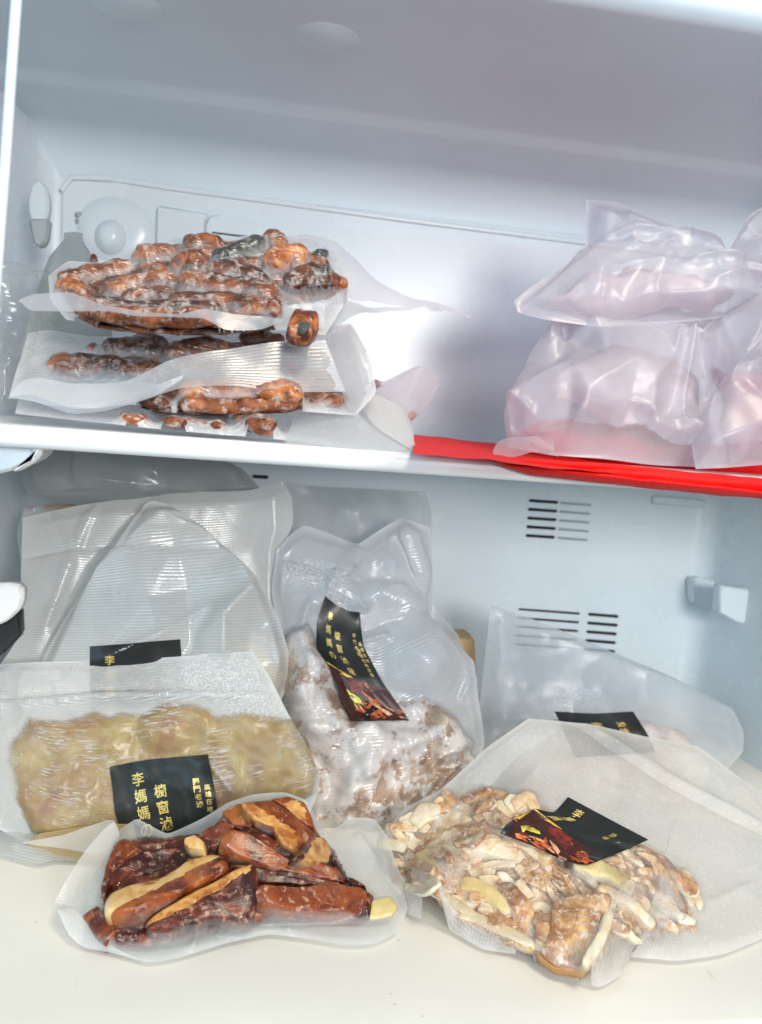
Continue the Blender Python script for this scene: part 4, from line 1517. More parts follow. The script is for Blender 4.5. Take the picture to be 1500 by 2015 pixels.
Gp.mound(GPOLY, 0.006, BEIGE, "braised_offal", 30, 0.5, 90, seed=45, ragged=6)
RND = random.Random(11)


def blob(cx, cy, a, b, ang, n=14, j=0.22):
    out = []
    for k in range(n):
        th = 2 * math.pi * k / n
        r = 1 + RND.uniform(-j, j)
        x, y = math.cos(th) * a * r, math.sin(th) * b * r
        out.append((cx + x * math.cos(ang) - y * math.sin(ang), cy + x * math.sin(ang) + y * math.cos(ang)))
    return out


def strip_poly(pts, w):
    C = catmull(np.array(pts, float), 9)
    T = np.gradient(C, axis=0)
    T /= np.linalg.norm(T, axis=1, keepdims=True)
    Nn = np.stack([-T[:, 1], T[:, 0]], 1)
    wd = w / 2 * (0.75 + 0.35 * np.sin(np.linspace(0.3, 2.8, 9))) * np.array([1 + RND.uniform(-.15, .15) for _ in range(9)])
    return [tuple(p) for p in np.vstack([C + Nn * wd[:, None], (C - Nn * wd[:, None])[::-1]])]


# small overlapping slices everywhere
placed = 0
cand = []
yy = 1568
while yy < 1900:
    xx = 765
    while xx < 1385:
        cand.append((xx + RND.uniform(-9, 9), yy + RND.uniform(-7, 7)))
        xx += 30
    yy += 19
RND.shuffle(cand)
for (x, y) in cand:
    if not inpoly(np.array([[x, y]]), GPOLY)[0] or (1110 < x < 1195 and y > 1775):
        continue
    right = x > 1080
    ang = RND.uniform(0.45, 1.0) if right else RND.uniform(-0.5, 0.9)
    mm = RND.choice([[BEIGE, TANF], [BEIGE, TANF], [CREAM, BEIGE], [TANF, BEIGE], [BEIGE, CREAM], [BEIGE, TANF]])
    if RND.random() < 0.55:
        l = RND.uniform(24, 46)
        dx, dy = math.cos(ang) * l, math.sin(ang) * l
        bd = RND.uniform(-16, 16)
        poly = strip_poly([(x - dx, y - dy), (x - dy / l * bd, y + dx / l * bd), (x + dx, y + dy)], RND.uniform(9, 17) if right else RND.uniform(12, 22))
    else:
        poly = blob(x, y, RND.uniform(20, 36), RND.uniform(7, 11) if right else RND.uniform(9, 17), ang, n=12, j=0.28)
    Gp.slab(poly, RND.uniform(.0064, .0084), mm, .0022, rim=RND.choice([2, 3, 4]), tilt=(RND.uniform(-.16, .16), RND.uniform(-.16, .16)), name="offal_slice", nz=.0013, nfreq=150, seed=placed, nb=30)
    placed += 1
big = [
    ([(905, 1735), (945, 1745), (985, 1775), (1003, 1792)], 30, YELLOWF, BEIGE, .011), ([(828, 1672), (846, 1700), (850, 1726)], 32, YELLOWF, BEIGE, .009),
    ([(900, 1574), (960, 1560), (1015, 1578)], 24, TANF, TANF, .008), ([(1010, 1585), (1038, 1566), (1056, 1592)], 24, TANF, YELLOWF, .008),
    ([(860, 1636), (895, 1612), (945, 1622)], 36, BEIGE, TANF, .010), ([(815, 1622), (838, 1596), (868, 1598)], 34, BEIGE, YELLOWF, .008),
    ([(990, 1640), (1040, 1650), (1085, 1690)], 44, BEIGE, TANF, .011), ([(905, 1668), (960, 1660), (1030, 1690)], 34, BEIGE, CREAM, .011),
    ([(1130, 1690), (1190, 1712), (1248, 1748)], 32, YELLOWF, CREAM, .011), ([(1250, 1664), (1300, 1700), (1345, 1745), (1378, 1752)], 34, TANF, CREAM, .009),
    ([(1285, 1690), (1320, 1740), (1345, 1790)], 15, TANF, TANF, .011), ([(1180, 1740), (1240, 1775), (1290, 1825)], 20, BEIGE, TANF, .010),
    ([(1310, 1770), (1340, 1808), (1372, 1812)], 15, CREAM, TANF, .007), ([(1262, 1800), (1300, 1838)], 14, TANF, TANF, .005),
    ([(770, 1668), (840, 1676), (905, 1700)], 26, TANF, BEIGE, .008), ([(860, 1755), (930, 1800), (1000, 1835), (1060, 1860)], 20, CREAM, BEIGE, .007),
    ([(1000, 1745), (1030, 1790), (1040, 1840)], 40, TANF, BEIGE, .011), ([(1150, 1895), (1185, 1840), (1205, 1775)], 20, CREAM, CREAM, .011),
]
for k, (pts, w, m0, m1, h) in enumerate(big):
    Gp.slab(strip_poly(pts, w), h, [m0, m1], .006, rim=3, name="offal_slice", nz=.0010, nfreq=120, seed=300 + k, nb=40, dome=.0015, tilt=(RND.uniform(-.2, .2), RND.uniform(-.2, .2)))
Gp.slab([(1088, 1770), (1130, 1752), (1205, 1756), (1200, 1790), (1180, 1810), (1188, 1840), (1170, 1870), (1150, 1905), (1095, 1896), (1062, 1868), (1080, 1830)], .011, [TANL, SALMON], .008, rim=2, tilt=(.1, -.15), name="skin_slice", nz=.0016, nfreq=90, seed=5, nb=60, dome=.002, label="broad brown skin slice with orange rim")
Gp.slab([(1050, 1862), (1095, 1890), (1155, 1896), (1150, 1912), (1090, 1904), (1055, 1880)], .007, [SALMON], .005, name="skin_slice", nz=.0006, seed=6)
Gp.slab([(1072, 1790), (1105, 1778), (1118, 1800), (1110, 1840), (1080, 1862), (1050, 1850), (1052, 1815)], .013, [TANF, CREAM], .008, rim=2, name="offal_slice", nz=.0018, nfreq=150, seed=8, nb=40)
Gp.film(FILM_GFROST, rf=(22, 0.003), puff=0.002, back=0.001, relax=10, gap=0.004, milk0=0.05, frost=[(1000, 1720, 260, 140, 0.14)], wr=0.0006, wrf=40,
        milks=[(1300, 1560, 150, 0.1), (1420, 1700, 100, 0.3)],
        creases=[([(745, 1655), (850, 1668), (960, 1664)], 0.004, 5), ([(1072, 1762), (1130, 1750), (1210, 1757)], 0.004, 4), ([(1210, 1757), (1195, 1830), (1180, 1880)], 0.004, 5), ([(820, 1600), (900, 1640)], 0.002, 6),
                 ([(1260, 1840), (1400, 1780), (1480, 1740)], 0.002, 7)])
lg = Label(Gp, [(1118, 1568), (1200, 1612), (1276, 1652)], [(1276, 1652), (1240, 1668), (1160, 1700), (1140, 1700)], [(985, 1640), (1040, 1660), (1100, 1690), (1140, 1702)], [(1118, 1568), (1090, 1598), (1050, 1592), (1000, 1620), (985, 1640)], nx=34, ny=34, sm=8, off=0.0012)
lg.text(0.22, 0.14, 0.13, 0.15, "李媽媽", 0.8)
lg.text(0.72, 0.2, 0.08, 0.10, "滷味", 0.8)
lg.shapes(food_print(21, 0.58, 1.0))

# --- D: tofu pack, the front one
D = Pack("vacuum_pack", "vacuum pack of glossy brown braised tofu strips lying at the front left", "vacuum pack",
         [(228, 1640, 0.088), (270, 1612, 0.09), (330, 1640, 0.09), (400, 1610, 0.095), (450, 1580, 0.098), (500, 1564, 0.10), (560, 1560, 0.10), (605, 1578, 0.098), (640, 1640, 0.095), (690, 1610, 0.095), (735, 1612, 0.095), (762, 1645, 0.09)],
         [(762, 1645, 0.09), (780, 1700, 0.075), (800, 1745, 0.062), (804, 1785, 0.05), (780, 1838, 'f')],
         [(165, 1862, 'f'), (230, 1872, 'f'), (292, 1894, 'f'), (350, 1886, 'f'), (450, 1856, 'f'), (530, 1840, 'f'), (600, 1848, 'f'), (680, 1860, 'f'), (735, 1858, 'f'), (780, 1838, 'f')],
         [(228, 1640, 0.088), (205, 1690, 0.075), (170, 1750, 0.058), (140, 1800, 0.045), (165, 1862, 'f')], nx=200, ny=130, wave=0.0005, wfreq=20, seed=50,
         group="vacuum packs in the lower compartment")
D.ws = 1.16
D.mound([(200, 1800), (215, 1700), (260, 1650), (400, 1640), (450, 1585), (540, 1570), (600, 1590), (645, 1660), (680, 1725), (735, 1760), (730, 1795), (560, 1805), (400, 1835), (225, 1855), (180, 1820)], 0.004, SKIN, "tofu_strip", 16, 0.5, 90, seed=51, ragged=5)
T_ = "tofu_strip"
def Z(*q):
    return [(100 + x / 2.083, 1500 + y / 2.083) for x, y in q]


tofu = [
    (Z((260, 330), (300, 305), (350, 330), (362, 350), (310, 385), (252, 440), (225, 520), (212, 570), (203, 520), (228, 420)), .006, SKIN, None, (0, .1)),
    (Z((905, 150), (970, 138), (1040, 165), (1072, 225), (1085, 275), (1040, 255), (990, 210), (940, 175)), .006, SKINR, Z((955, 165), (1010, 158), (1045, 200), (1035, 245), (985, 212)), (.2, .1)),
    (Z((1040, 345), (1080, 300), (1130, 308), (1158, 360), (1142, 412), (1080, 408), (1018, 382)), .008, SKIN, Z((1045, 378), (1095, 300), (1165, 340), (1160, 420), (1100, 420), (1040, 392)), (.3, 0)),
    (Z((700, 200), (775, 165), (850, 235), (815, 268), (745, 255)), .009, SKINR, None, (-.2, .1)),
    (Z((600, 300), (650, 260), (720, 240), (752, 255), (700, 310), (672, 365), (635, 350)), .007, SKIN, None, (-.1, -.1)),
    (Z((240, 450), (350, 372), (450, 350), (560, 345), (640, 355), (600, 388), (520, 420), (440, 445), (330, 470), (250, 500), (216, 525), (222, 470)), .007, SKIN, None, (0, -.2)),
    (Z((215, 585), (225, 540), (350, 485), (450, 465), (560, 400), (660, 366), (735, 372), (722, 430), (640, 470), (500, 530), (380, 590), (260, 612), (213, 612)), .010, SKIN,
     Z((205, 612), (222, 552), (350, 490), (400, 500), (480, 458), (570, 400), (670, 360), (700, 376), (600, 426), (480, 494), (350, 556), (250, 612)), (0, .25)),
    (Z((250, 625), (380, 590), (500, 535), (640, 460), (715, 378), (738, 420), (700, 465), (560, 535), (450, 590), (400, 640), (388, 690), (280, 692), (248, 660)), .011, SKIN, None, (0, -.35)),
    (Z((545, 310), (590, 294), (632, 325), (628, 356), (565, 348), (543, 328)), .013, CUT, None, (0, 0)),
    (Z((130, 625), (190, 580), (212, 610), (252, 640), (268, 700), (228, 742), (188, 715), (150, 662)), .006, SKIN, None, (-.3, -.2)),
    (Z((750, 250), (830, 268), (930, 315), (1005, 368), (985, 388), (900, 348), (800, 305)), .011, SKIN, None, (0, .2)),
    (Z((720, 258), (800, 280), (900, 340), (1000, 385), (1120, 410), (1190, 440), (1218, 492), (1150, 482), (1050, 470), (900, 432), (840, 405), (740, 372), (688, 332)), .013, SKIN, None, (.05, -.2)),
    (Z((735, 413), (850, 430), (1000, 455), (1100, 460), (1202, 497), (1130, 502), (860, 496), (842, 482)), .011, SKIN, None, (0, -.2)),
    (Z((775, 160), (900, 148), (990, 208), (1080, 280), (1092, 302), (1030, 345), (1010, 378), (955, 342), (900, 262), (830, 232), (790, 190)), .015, SKINR,
     Z((780, 160), (830, 172), (920, 228), (1003, 290), (1018, 385), (940, 335), (912, 262), (845, 240), (790, 200)), (.25, .15)),
    (Z((385, 650), (450, 602), (560, 540), (700, 470), (778, 425), (842, 406), (852, 460), (848, 570), (832, 622), (790, 648), (680, 632), (560, 667), (450, 692), (388, 688)), .015, SKIN,
     Z((380, 655), (420, 615), (560, 540), (700, 470), (760, 415), (850, 400), (815, 446), (700, 522), (560, 600), (450, 648), (395, 672)), (0, -.2)),
    (Z((790, 600), (870, 572), (905, 585), (980, 600), (900, 615), (800, 642)), .007, SKIN, None, (0, -.2)),
    (Z((850, 490), (1000, 502), (1160, 490), (1290, 505), (1322, 560), (1307, 630), (1150, 612), (980, 597), (870, 577), (846, 540)), .014, SKINR, None, (0, -.25)),
    (Z((1200, 465), (1245, 480), (1290, 505), (1230, 500)), .006, SKIN, None, (0, 0)),
]
for k, (poly, h, m_, cut, tl) in enumerate(tofu):
    D.slab(poly, h, [m_, CUT], thick=min(h + .001, .012), cut=cut, tilt=tl, name="tofu_strip", nz=0.0009, nfreq=120, seed=k * 3, nb=64, smooth=1)
D.slab(Z((1318, 560), (1390, 548), (1422, 590), (1402, 622), (1308, 634)), .003, [YELLOWF], .003, name="congealed_fat", nz=.001, seed=77)
D.film(FILM_TOFU, puff=0.001, back=0.0008, relax=5, gap=0.010, milk0=0.0, wr=0.0005, wrf=50, seal=5, clr=0.0003,
       milks=[(700, 1680, 60, 0.25)],
       creases=[([(375, 1885), (385, 1850), (420, 1835)], 0.004, 7), ([(700, 1640), (740, 1700)], 0.004, 6), ([(560, 1850), (570, 1830)], 0.004, 6)])
sheet("seal_edge", [(225, 1616, 0.082), (205, 1632, 0.078), (170, 1672, 0.066), (138, 1720, 0.053), (108, 1775, 0.042), (116, 1788, 0.038)],
      [(237, 1650, 0.084), (222, 1672, 0.076), (195, 1705, 0.066), (170, 1745, 0.056), (148, 1790, 0.044), (150, 1800, 0.040)], FILM_SEALW, D.root, wave=0.0006, curl=0.001)
sheet("seal_edge", [(108, 1785, 0.040), (145, 1788, 0.040), (178, 1825, 0.032), (212, 1862, 0.025), (240, 1878, 0.022)],
      [(112, 1792, 0.038), (135, 1838, 0.030), (165, 1864, 'f'), (215, 1874, 'f'), (292, 1894, 'f')], FILM_SEALW, D.root, wave=0.0004, curl=0.001)

# ================================================================== UPPER COMPARTMENT
def neck(pk, pts, w, m=NECK, h=0.0, k=0, nm="duck_neck", flat=0.75):
    pk.piece(pts, w, [m], h, flat, 2.1, nm, nz=0.27, nfreq=170, seed=k, ns=22, knob=0.0, nl=30, tap=1.5)


# lowest packs of the heap
T4 = Pack("vacuum_pack", "vacuum pack with pinkish folded film corner sticking out behind the sausage stack", "vacuum pack",
          [(660, 790, 0.20), (735, 765, 0.20), (760, 750, 0.20), (822, 722, 0.20), (868, 752, 0.205)], [(868, 752, 0.205), (840, 800, 0.19), (808, 832, 0.175)],
          [(640, 872, 0.15), (740, 870, 0.15), (808, 832, 0.175)], [(660, 790, 0.20), (640, 872, 0.15)], nx=60, ny=50, wave=0.0015, seed=61, group="vacuum packs stacked on the shelf",
          creases=[([(822, 722), (868, 752)], 0.003, 8), ([(700, 790), (790, 760)], 0.002, 6)])
neck(T4, [(735, 760), (745, 752)], 18)
neck(T4, [(806, 822), (815, 812)], 16, NECKO)
T4.film(FILM_BAG, puff=0.003, wr=0.0008)
T3 = Pack("vacuum_pack", "lowest vacuum pack of duck necks, flat on the shelf with wide striped film", "vacuum pack",
          [(40, 775, 0.15), (240, 790, 0.15), (480, 785, 0.15), (640, 770, 0.15), (700, 770, 0.15)], [(700, 770, 0.15), (760, 810, 0.13), (800, 850, 0.105), (820, 892, 0.072)],
          [(30, 814, 0.075), (240, 838, 0.072), (500, 862, 0.07), (640, 878, 0.07), (820, 893, 0.07)], [(40, 775, 0.15), (30, 814, 0.075)], nx=130, ny=50, wave=0.001, seed=63, group="vacuum packs stacked on the shelf")
T3.ws = 1.2
for k, (pts, w, m_) in enumerate([([(243, 818), (262, 824), (292, 824)], 22, NECKO), ([(320, 832), (380, 830), (445, 838)], 26, NECK), ([(470, 818), (500, 828), (542, 850)], 44, NECK),
                                  ([(300, 812), (400, 818), (450, 820)], 26, NECK), ([(520, 845), (535, 862)], 20, NECKO)]):
    neck(T3, pts, w, m_, 0.001, k)
T3.film(FILM_CLEAR, puff=0.004, back=0.001, relax=6, wr=0.0006, seal=3)
sheet("seal_edge", [(585, 800, 0.10), (640, 800, 0.10), (700, 810, 0.10), (745, 850, 0.09)], [(560, 872, 0.066), (620, 878, 0.064), (720, 886, 0.064), (812, 893, 0.064)], FILM_WEAVE, T3.root, wave=0.001)
sheet("seal_edge", [(712, 800, 0.12), (735, 775, 0.125), (790, 800, 0.12), (806, 830, 0.11)], [(735, 835, 0.095), (770, 862, 0.085), (800, 880, 0.078), (820, 892, 0.070)], FILM_STRIPE, T3.root, wave=0.001)

T2 = Pack("vacuum_pack", "middle vacuum pack of duck necks with a broad milky film band across its front", "vacuum pack",
          [(55, 656, 0.15), (100, 650, 0.15), (180, 660, 0.15), (320, 660, 0.15), (450, 655, 0.15), (600, 650, 0.15), (690, 636, 0.15)], [(690, 636, 0.15), (722, 690, 0.13), (740, 770, 0.11), (700, 818, 0.095)],
          [(18, 782, 0.085), (150, 806, 0.08), (260, 798, 0.078), (330, 812, 0.076), (450, 818, 0.076), (600, 812, 0.078), (700, 818, 0.095)], [(55, 656, 0.15), (35, 720, 0.12), (18, 782, 0.085)], nx=170, ny=80, wave=0.001, seed=65, group="vacuum packs stacked on the shelf")
T2.ws = 1.1
T2.mound([(110, 730), (200, 690), (260, 668), (440, 668), (560, 672), (640, 720), (680, 785), (600, 800), (440, 805), (340, 800), (270, 800), (330, 745)], 0.003, NECK, "duck_neck", 12, 0.6, 110, seed=66, ragged=6)
for k, (pts, w, m_, h) in enumerate([([(104, 728), (112, 708), (135, 698)], 20, NECKO, .0), ([(110, 722), (170, 716), (240, 722), (345, 738)], 44, NECK, .002), ([(200, 685), (250, 680), (318, 690)], 40, NECK, .001),
                                  ([(255, 672), (290, 668), (330, 676)], 28, NECK, .003), ([(325, 698), (370, 684), (435, 674)], 42, NECK, .004), ([(400, 690), (430, 678), (445, 690)], 30, NECKO, .004),
                                  ([(352, 772), (430, 766), (520, 768), (600, 782)], 50, NECKO, .004), ([(350, 795), (450, 800), (590, 800)], 30, NECK, .002), ([(270, 792), (300, 798), (340, 790)], 30, NECK, .001),
                                  ([(470, 664), (520, 662), (560, 670)], 30, NECK, .0), ([(640, 792), (682, 782)], 24, NECK, .0), ([(350, 720), (450, 735), (560, 730)], 44, NECK, 0.), ([(540, 690), (600, 700), (650, 720)], 40, BLACKF, 0.),
                                  ([(186, 676), (176, 690)], 14, NECKO, .001)]):
    neck(T2, pts, w, m_, h, k + 20)
T2.film(FILM_CLEAR, puff=0.002, back=0.001, relax=6, gap=0.0014, wr=0.001, wrf=60, clr=0.0003, seal=3)
sheet("seal_edge", [(18, 781, 0.078), (45, 748, 0.085), (80, 742, 0.085), (140, 752, 0.08), (240, 752, 0.078), (330, 712, 0.078), (420, 690, 0.08), (540, 674, 0.084), (640, 668, 0.088)],
      [(18, 783, 0.078), (60, 776, 0.075), (130, 800, 0.07), (190, 806, 0.07), (270, 790, 0.068), (360, 762, 0.07), (480, 762, 0.072), (580, 772, 0.075), (680, 770, 0.085)], FILM_BAND, T2.root, nx=110, ny=24, wave=0.0012, wf=45, label="broad milky edge film with shiny crinkles", milk=1.0)
sheet("seal_edge", [(15, 782, 0.072), (60, 776, 0.072), (140, 802, 0.066), (200, 800, 0.066), (300, 762, 0.066), (360, 738, 0.068)],
      [(15, 784, 0.072), (60, 788, 0.072), (140, 814, 0.066), (210, 808, 0.066), (300, 782, 0.066), (360, 745, 0.068)], FILM_SEAL, T2.root, nx=80, ny=8)
sheet("seal_edge", [(640, 668, 0.088), (690, 640, 0.13), (720, 690, 0.12)], [(680, 790, 0.085), (700, 812, 0.09), (728, 760, 0.11)], FILM_SEAL, T2.root, nx=30, ny=20, wave=0.001, milk=0.2)

T1 = Pack("vacuum_pack", "top vacuum pack of the heap, knobbly brown duck necks and one black piece", "vacuum pack",
          [(96, 545, 0.15), (135, 515, 0.155), (190, 515, 0.16), (260, 492, 0.165), (350, 468, 0.165), (430, 470, 0.165), (520, 462, 0.165), (600, 468, 0.165), (660, 500, 0.16)],
          [(660, 500, 0.16), (690, 545, 0.145), (684, 590, 0.12), (640, 660, 0.085)],
          [(130, 628, 0.085), (215, 645, 0.08), (330, 660, 0.076), (440, 656, 0.078), (540, 648, 0.08), (640, 660, 0.085)], [(96, 545, 0.15), (100, 590, 0.115), (130, 628, 0.085)],
          nx=180, ny=120, wave=0.001, seed=67, group="vacuum packs stacked on the shelf")
necks = [([(360, 482), (400, 476), (440, 488)], 32, NECK, 0.), ([(262, 512), (300, 500), (345, 492)], 46, NECK, .002), ([(112, 552), (170, 540), (215, 528), (262, 520)], 36, NECK, .002),
         ([(108, 568), (130, 560), (165, 575)], 30, NECKO, .0), ([(180, 560), (190, 562)], 20, NECK, 0.), ([(420, 506), (470, 492), (520, 474)], 34, BLACKF, .004), ([(520, 476), (540, 468), (556, 488)], 36, NECK, .003),
         ([(335, 524), (370, 516), (402, 530)], 40, NECKO, .003), ([(405, 530), (460, 530), (530, 552)], 34, NECK, .003), ([(525, 524), (560, 502), (610, 498)], 44, NECKO, .003),
         ([(560, 560), (610, 545), (676, 560)], 52, NECK, .004), ([(625, 530), (650, 538)], 32, BLACKF, .010), ([(660, 550), (678, 565)], 34, NECKO, .006), ([(350, 548), (420, 560), (480, 565), (545, 585)], 42, NECK, .005),
         ([(215, 570), (280, 552), (350, 550)], 34, NECK, .003), ([(240, 592), (290, 576), (340, 582)], 30, NECK, .004), ([(330, 588), (420, 592), (530, 598)], 34, NECK, .003),
         ([(185, 590), (260, 606), (350, 608), (436, 606)], 34, NECK, .004), ([(145, 616), (230, 630), (340, 640), (425, 642)], 42, NECK, .004),
         ([(540, 590), (538, 635)], 26, NECK, .004), ([(470, 610), (530, 620)], 36, NECK, .0), ([(615, 505), (645, 498)], 24, BLACKF, .001), ([(440, 500), (480, 520), (520, 520)], 30, NECK, .0), ([(480, 630), (540, 645)], 30, BLACKF, 0.)]
T1.ws = 1.16
T1.mound([(110, 560), (190, 525), (260, 500), (350, 474), (540, 466), (640, 500), (680, 560), (620, 590), (560, 590), (535, 645), (440, 650), (200, 640), (150, 610), (120, 580)], 0.004, NECK, "duck_neck", 14, 0.6, 110, seed=68, ragged=6)
for k, (pts, w, m_, h) in enumerate(necks):
    neck(T1, pts, w, m_, h, k + 50)
T1.slab([(566, 642), (571, 622), (588, 606), (612, 605), (628, 620), (629, 648), (612, 663), (585, 661), (570, 655)], .010, [NECKO], .006, name="duck_neck", nz=.002, nfreq=200, seed=3, dome=.003, label="cut orange end with a dark hollow")
T1.slab([(588, 645), (590, 634), (600, 630), (611, 637), (609, 647), (598, 651)], .0145, [BLACKF], .003, name="hollow_centre", nz=.0008, seed=4)
T1.film(FILM_CLEAR, puff=0.001, back=0.001, relax=6, gap=0.0014, wr=0.0008, wrf=60, clr=0.0003, seal=4)
sheet("seal_edge", [(38, 590, 0.062), (70, 578, 0.069), (140, 575, 0.072), (200, 597, 0.062), (270, 612, 0.054), (350, 618, 0.050), (400, 608, 0.050), (450, 618, 0.050), (520, 622, 0.052), (562, 628, 0.056)],
      [(38, 593, 0.062), (62, 612, 0.062), (135, 612, 0.064), (200, 612, 0.056), (270, 622, 0.050), (350, 624, 0.046), (400, 628, 0.046), (445, 650, 0.046), (510, 648, 0.048), (562, 630, 0.056)], FILM_SEAL, T1.root, nx=110, ny=14, wave=0.0008, label="curling milky front seal")
sheet("seal_edge", [(540, 612, 0.07), (575, 575, 0.08), (600, 592, 0.08), (628, 618, 0.08)], [(545, 645, 0.066), (570, 660, 0.068), (600, 664, 0.068), (640, 655, 0.075)], FILM_CLEAR, T1.root, nx=30, ny=20, wave=0.0015, wf=90, milk=0.1)
sheet("seal_edge", [(540, 466, 0.168), (600, 462, 0.17), (665, 482, 0.17), (725, 538, 0.165), (790, 575, 0.155), (925, 624, 0.14)],
      [(640, 545, 0.15), (670, 560, 0.148), (690, 590, 0.14), (740, 592, 0.14), (820, 604, 0.138), (925, 626, 0.14)], FILM_BAG, T1.root, nx=80, ny=30, wave=0.0025, wf=30, label="pointed film corner at the right", milk=1.2)
sheet("seal_edge", [(640, 600, 0.13), (680, 590, 0.135), (740, 608, 0.137), (860, 606, 0.139)], [(640, 660, 0.09), (690, 625, 0.12), (760, 616, 0.134), (870, 614, 0.139)], FILM_SEAL, T1.root, nx=50, ny=14, wave=0.002)

# grey pouch and crinkled clear bag behind the heap, left
gp = Pack("grey_pouch", "grey film pouch with narrow neck standing behind the heap at the left", "pouch",
          [(126, 458, 0.21), (145, 456, 0.21), (163, 459, 0.21)], [(163, 459, 0.21), (164, 474, 0.21), (185, 510, 0.208), (200, 560, 0.2), (230, 700, 0.17)],
          [(40, 700, 0.17), (130, 700, 0.17), (230, 700, 0.17)], [(126, 458, 0.21), (124, 474, 0.21), (98, 505, 0.208), (78, 560, 0.2), (40, 700, 0.17)], nx=70, ny=80, wave=0.001, seed=70)
gp.film(FILM_DGREY, puff=0.006, wr=0.0006)
neck(gp, [(184, 500), (200, 506), (212, 514)], 14, NECK, 0.008, 1)
cb = Pack("crinkled_clear_bag", "crinkled clear plastic bag squeezed along the left wall beside the heap", "bag",
          [(-30, 600, 0.15), (10, 540, 0.16), (40, 530, 0.2), (60, 580, 0.21)], [(60, 580, 0.21), (75, 680, 0.2), (80, 800, 0.18)], [(-30, 810, 0.1), (30, 818, 0.1), (80, 806, 0.12)], [(-30, 600, 0.15), (-30, 810, 0.1)], nx=80, ny=90, wave=0.006, wfreq=40, seed=72)
cb.film(FILM_CRINK, puff=0.008, wr=0.003, wrf=30, relax=1, rf=(40, 0.015))

# soft plastic bags on the red bag
def softfill(pk, poly, h, seed, m=ROSE):
    pk.mound(poly, h, m, "frozen_food", 70, 0.35, 26, seed=seed, ragged=18)


S1 = Pack("plastic_bag", "lower soft translucent plastic bag of frozen food resting on the red bag", "bag",
          [(1078, 640, 0.16), (1180, 625, 0.165), (1300, 615, 0.165), (1420, 620, 0.16)], [(1420, 620, 0.16), (1430, 760, 0.14), (1420, 920, 0.105)],
          [(1000, 880, 0.115), (1080, 900, 0.095), (1180, 908, 0.088), (1300, 918, 0.086), (1420, 924, 0.09)], [(1078, 640, 0.16), (1066, 700, 0.155), (1015, 760, 0.14), (992, 815, 0.13), (1000, 880, 0.115)],
          nx=150, ny=130, wave=0.003, wfreq=18, seed=80, group="soft plastic bags on the right of the shelf")
softfill(S1, [(1110, 710), (1200, 670), (1330, 690), (1390, 750), (1385, 850), (1330, 850), (1270, 815), (1150, 780), (1090, 750)], 0.018, 81)
fold("cloth_fold", [(1015, 884, 0.135), (1100, 876, 0.137), (1200, 882, 0.135), (1330, 900, 0.132), (1560, 915, 0.13)], 0.010, REDM, rb.root, 0.8, 0.4, 11)
fold("cloth_fold", [(1030, 850, 0.160), (1110, 852, 0.160), (1200, 862, 0.158), (1300, 880, 0.155)], 0.012, REDM, rb.root, 0.8, 0.5, 12)
S1.film(FILM_BAG, puff=0.026, back=0.01, pw=0.45, relax=1, gap=0.02, wr=0.003, wrf=26, rf=(90, 0.020), milks=[(1200, 780, 90, 0.35), (1330, 800, 60, 0.3)],
        creases=[([(1300, 730), (1298, 800), (1297, 885)], 0.010, 8), ([(1305, 730), (1350, 780), (1360, 830)], 0.008, 7), ([(1297, 885), (1370, 915)], 0.006, 8), ([(1300, 690), (1360, 660)], 0.008, 8),
                 ([(1078, 650), (1074, 740)], 0.007, 9), ([(1000, 810), (1060, 860)], 0.006, 10), ([(1280, 740), (1265, 790)], 0.006, 7)])
sheet("bag_handle", [(970, 884, 0.085), (990, 860, 0.10), (1030, 862, 0.10), (1090, 868, 0.098)], [(972, 893, 0.078), (1010, 896, 0.074), (1050, 896, 0.076), (1100, 900, 0.08)], FILM_BAG, S1.root, nx=50, ny=16, wave=0.004, wf=50)
S3 = Pack("plastic_bag", "soft pinkish plastic bag of food at the right frame edge", "bag",
          [(1370, 660, 0.11), (1430, 610, 0.12), (1500, 590, 0.125), (1600, 590, 0.125)], [(1600, 590, 0.125), (1620, 900, 0.08)],
          [(1370, 922, 0.082), (1440, 930, 0.076), (1620, 945, 0.076)], [(1370, 660, 0.11), (1395, 780, 0.10), (1360, 850, 0.09), (1370, 922, 0.082)], nx=90, ny=110, wave=0.003, wfreq=20, seed=84, group="soft plastic bags on the right of the shelf")
softfill(S3, [(1420, 720), (1500, 700), (1600, 700), (1600, 880), (1450, 880)], 0.016, 85)
S3.film(FILM_BAG, puff=0.018, pw=0.5, relax=1, gap=0.02, wr=0.003, wrf=30, rf=(60, 0.018), creases=[([(1490, 620), (1475, 700), (1460, 800)], 0.008, 9), ([(1500, 640), (1440, 720), (1420, 800)], 0.008, 9), ([(1480, 790), (1500, 860)], 0.008, 9)])
S2 = Pack("plastic_bag", "upper soft plastic bag with upright corner, lying on the lower translucent bag", "bag",
          [(1155, 392, 0.155), (1212, 396, 0.155), (1270, 418, 0.15), (1345, 446, 0.145), (1410, 480, 0.135), (1440, 508, 0.13), (1600, 520, 0.125)], [(1600, 520, 0.125), (1610, 590, 0.12)],
          [(1012, 592, 0.13), (1022, 616, 0.128), (1080, 632, 0.12), (1180, 645, 0.115), (1290, 640, 0.112), (1400, 628, 0.112), (1500, 602, 0.115), (1610, 590, 0.12)],
          [(1155, 392, 0.155), (1152, 440, 0.155), (1152, 492, 0.152), (1100, 530, 0.145), (1045, 565, 0.135), (1012, 592, 0.13)],
          nx=160, ny=110, wave=0.002, wfreq=18, seed=88, group="soft plastic bags on the right of the shelf")
softfill(S2, [(1060, 590), (1150, 540), (1260, 500), (1400, 530), (1460, 560), (1350, 590), (1200, 598), (1110, 596)], 0.014, 89)
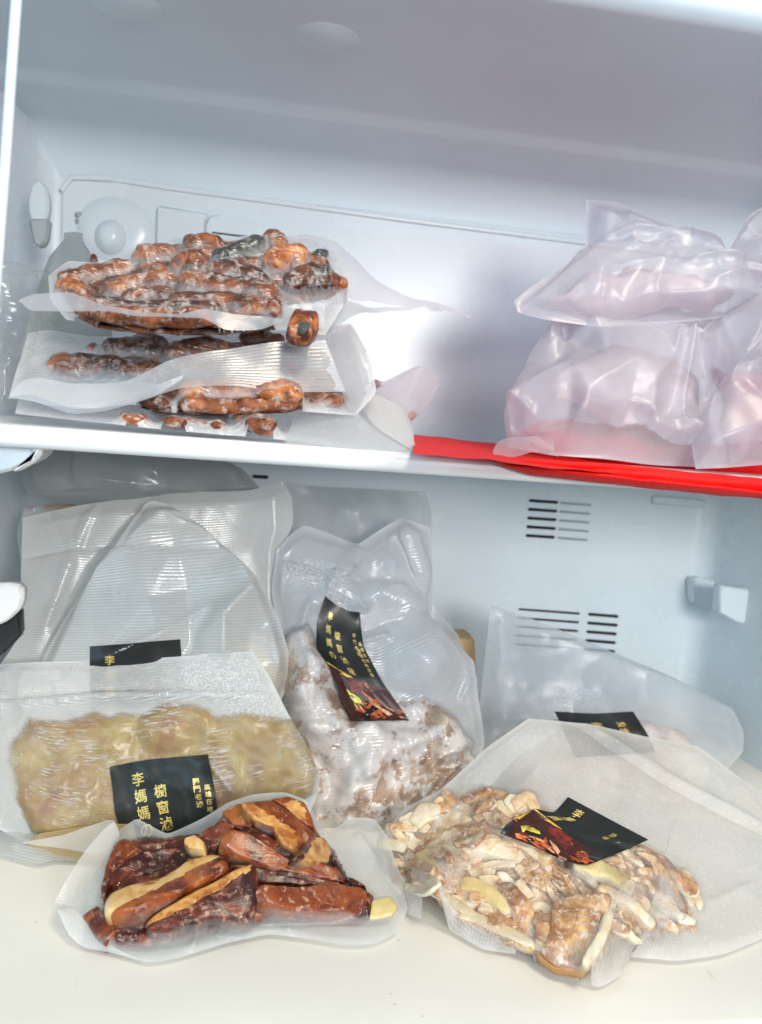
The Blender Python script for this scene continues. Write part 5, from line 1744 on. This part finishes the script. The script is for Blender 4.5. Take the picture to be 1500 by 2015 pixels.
S2.film(FILM_BAG, puff=0.016, back=0.006, pw=0.5, relax=1, gap=0.02, wr=0.002, wrf=34, seal=12, rf=(60, 0.012),
        creases=[([(1150, 490), (1240, 475), (1340, 480), (1440, 510)], 0.005, 9), ([(1320, 580), (1400, 565), (1500, 555)], 0.007, 7), ([(1222, 510), (1235, 535)], 0.007, 8), ([(1260, 525), (1300, 505), (1305, 525), (1270, 540)], 0.006, 7),
                 ([(1360, 610), (1500, 575)], 0.006, 8), ([(1370, 480), (1430, 520)], 0.005, 7)])
S4 = Pack("plastic_bag", "loose gathered top of a plastic bag rising at the upper right frame edge", "bag",
          [(1432, 500, 0.115), (1455, 455, 0.12), (1490, 415, 0.12), (1600, 400, 0.12)], [(1600, 400, 0.12), (1610, 560, 0.11)], [(1445, 540, 0.105), (1500, 560, 0.105), (1610, 560, 0.11)], [(1432, 500, 0.115), (1445, 540, 0.105)],
          nx=70, ny=60, wave=0.003, seed=90, group="soft plastic bags on the right of the shelf")
S4.film(FILM_BAG, puff=0.008, wr=0.003, wrf=34, relax=1, rf=(40, 0.012), creases=[([(1440, 520), (1500, 470)], 0.006, 8)])

# tiny dirt specks on the floor
rng = random.Random(3)
VV, FF = [], []
for k, (x, y) in enumerate([(770, 1942), (778, 1963), (833, 1986), (72, 1802), (785, 1838)]):
    c = P(x, y, 'f')
    c[2] = 0.0002
    r = 0.0002 + 0.0002 * rng.random()
    b = len(VV)
    for a in range(6):
        th = a * math.pi / 3
        VV.append((c[0] + r * math.cos(th) * 1.5, c[1] + r * math.sin(th), c[2]))
    VV.append((c[0], c[1], c[2] + r * 0.6))
    FF += [(b + a, b + (a + 1) % 6, b + 6) for a in range(6)]
o = mesh_obj("crumbs", VV, FF, RUST)
o['kind'] = 'stuff'
o['label'] = "tiny dark crumbs scattered on the freezer floor"

bpy.context.view_layer.update()
S.cycles.transparent_max_bounces = 40
S.cycles.max_bounces = 10
S.cycles.diffuse_bounces = 5
S.cycles.use_denoising = True
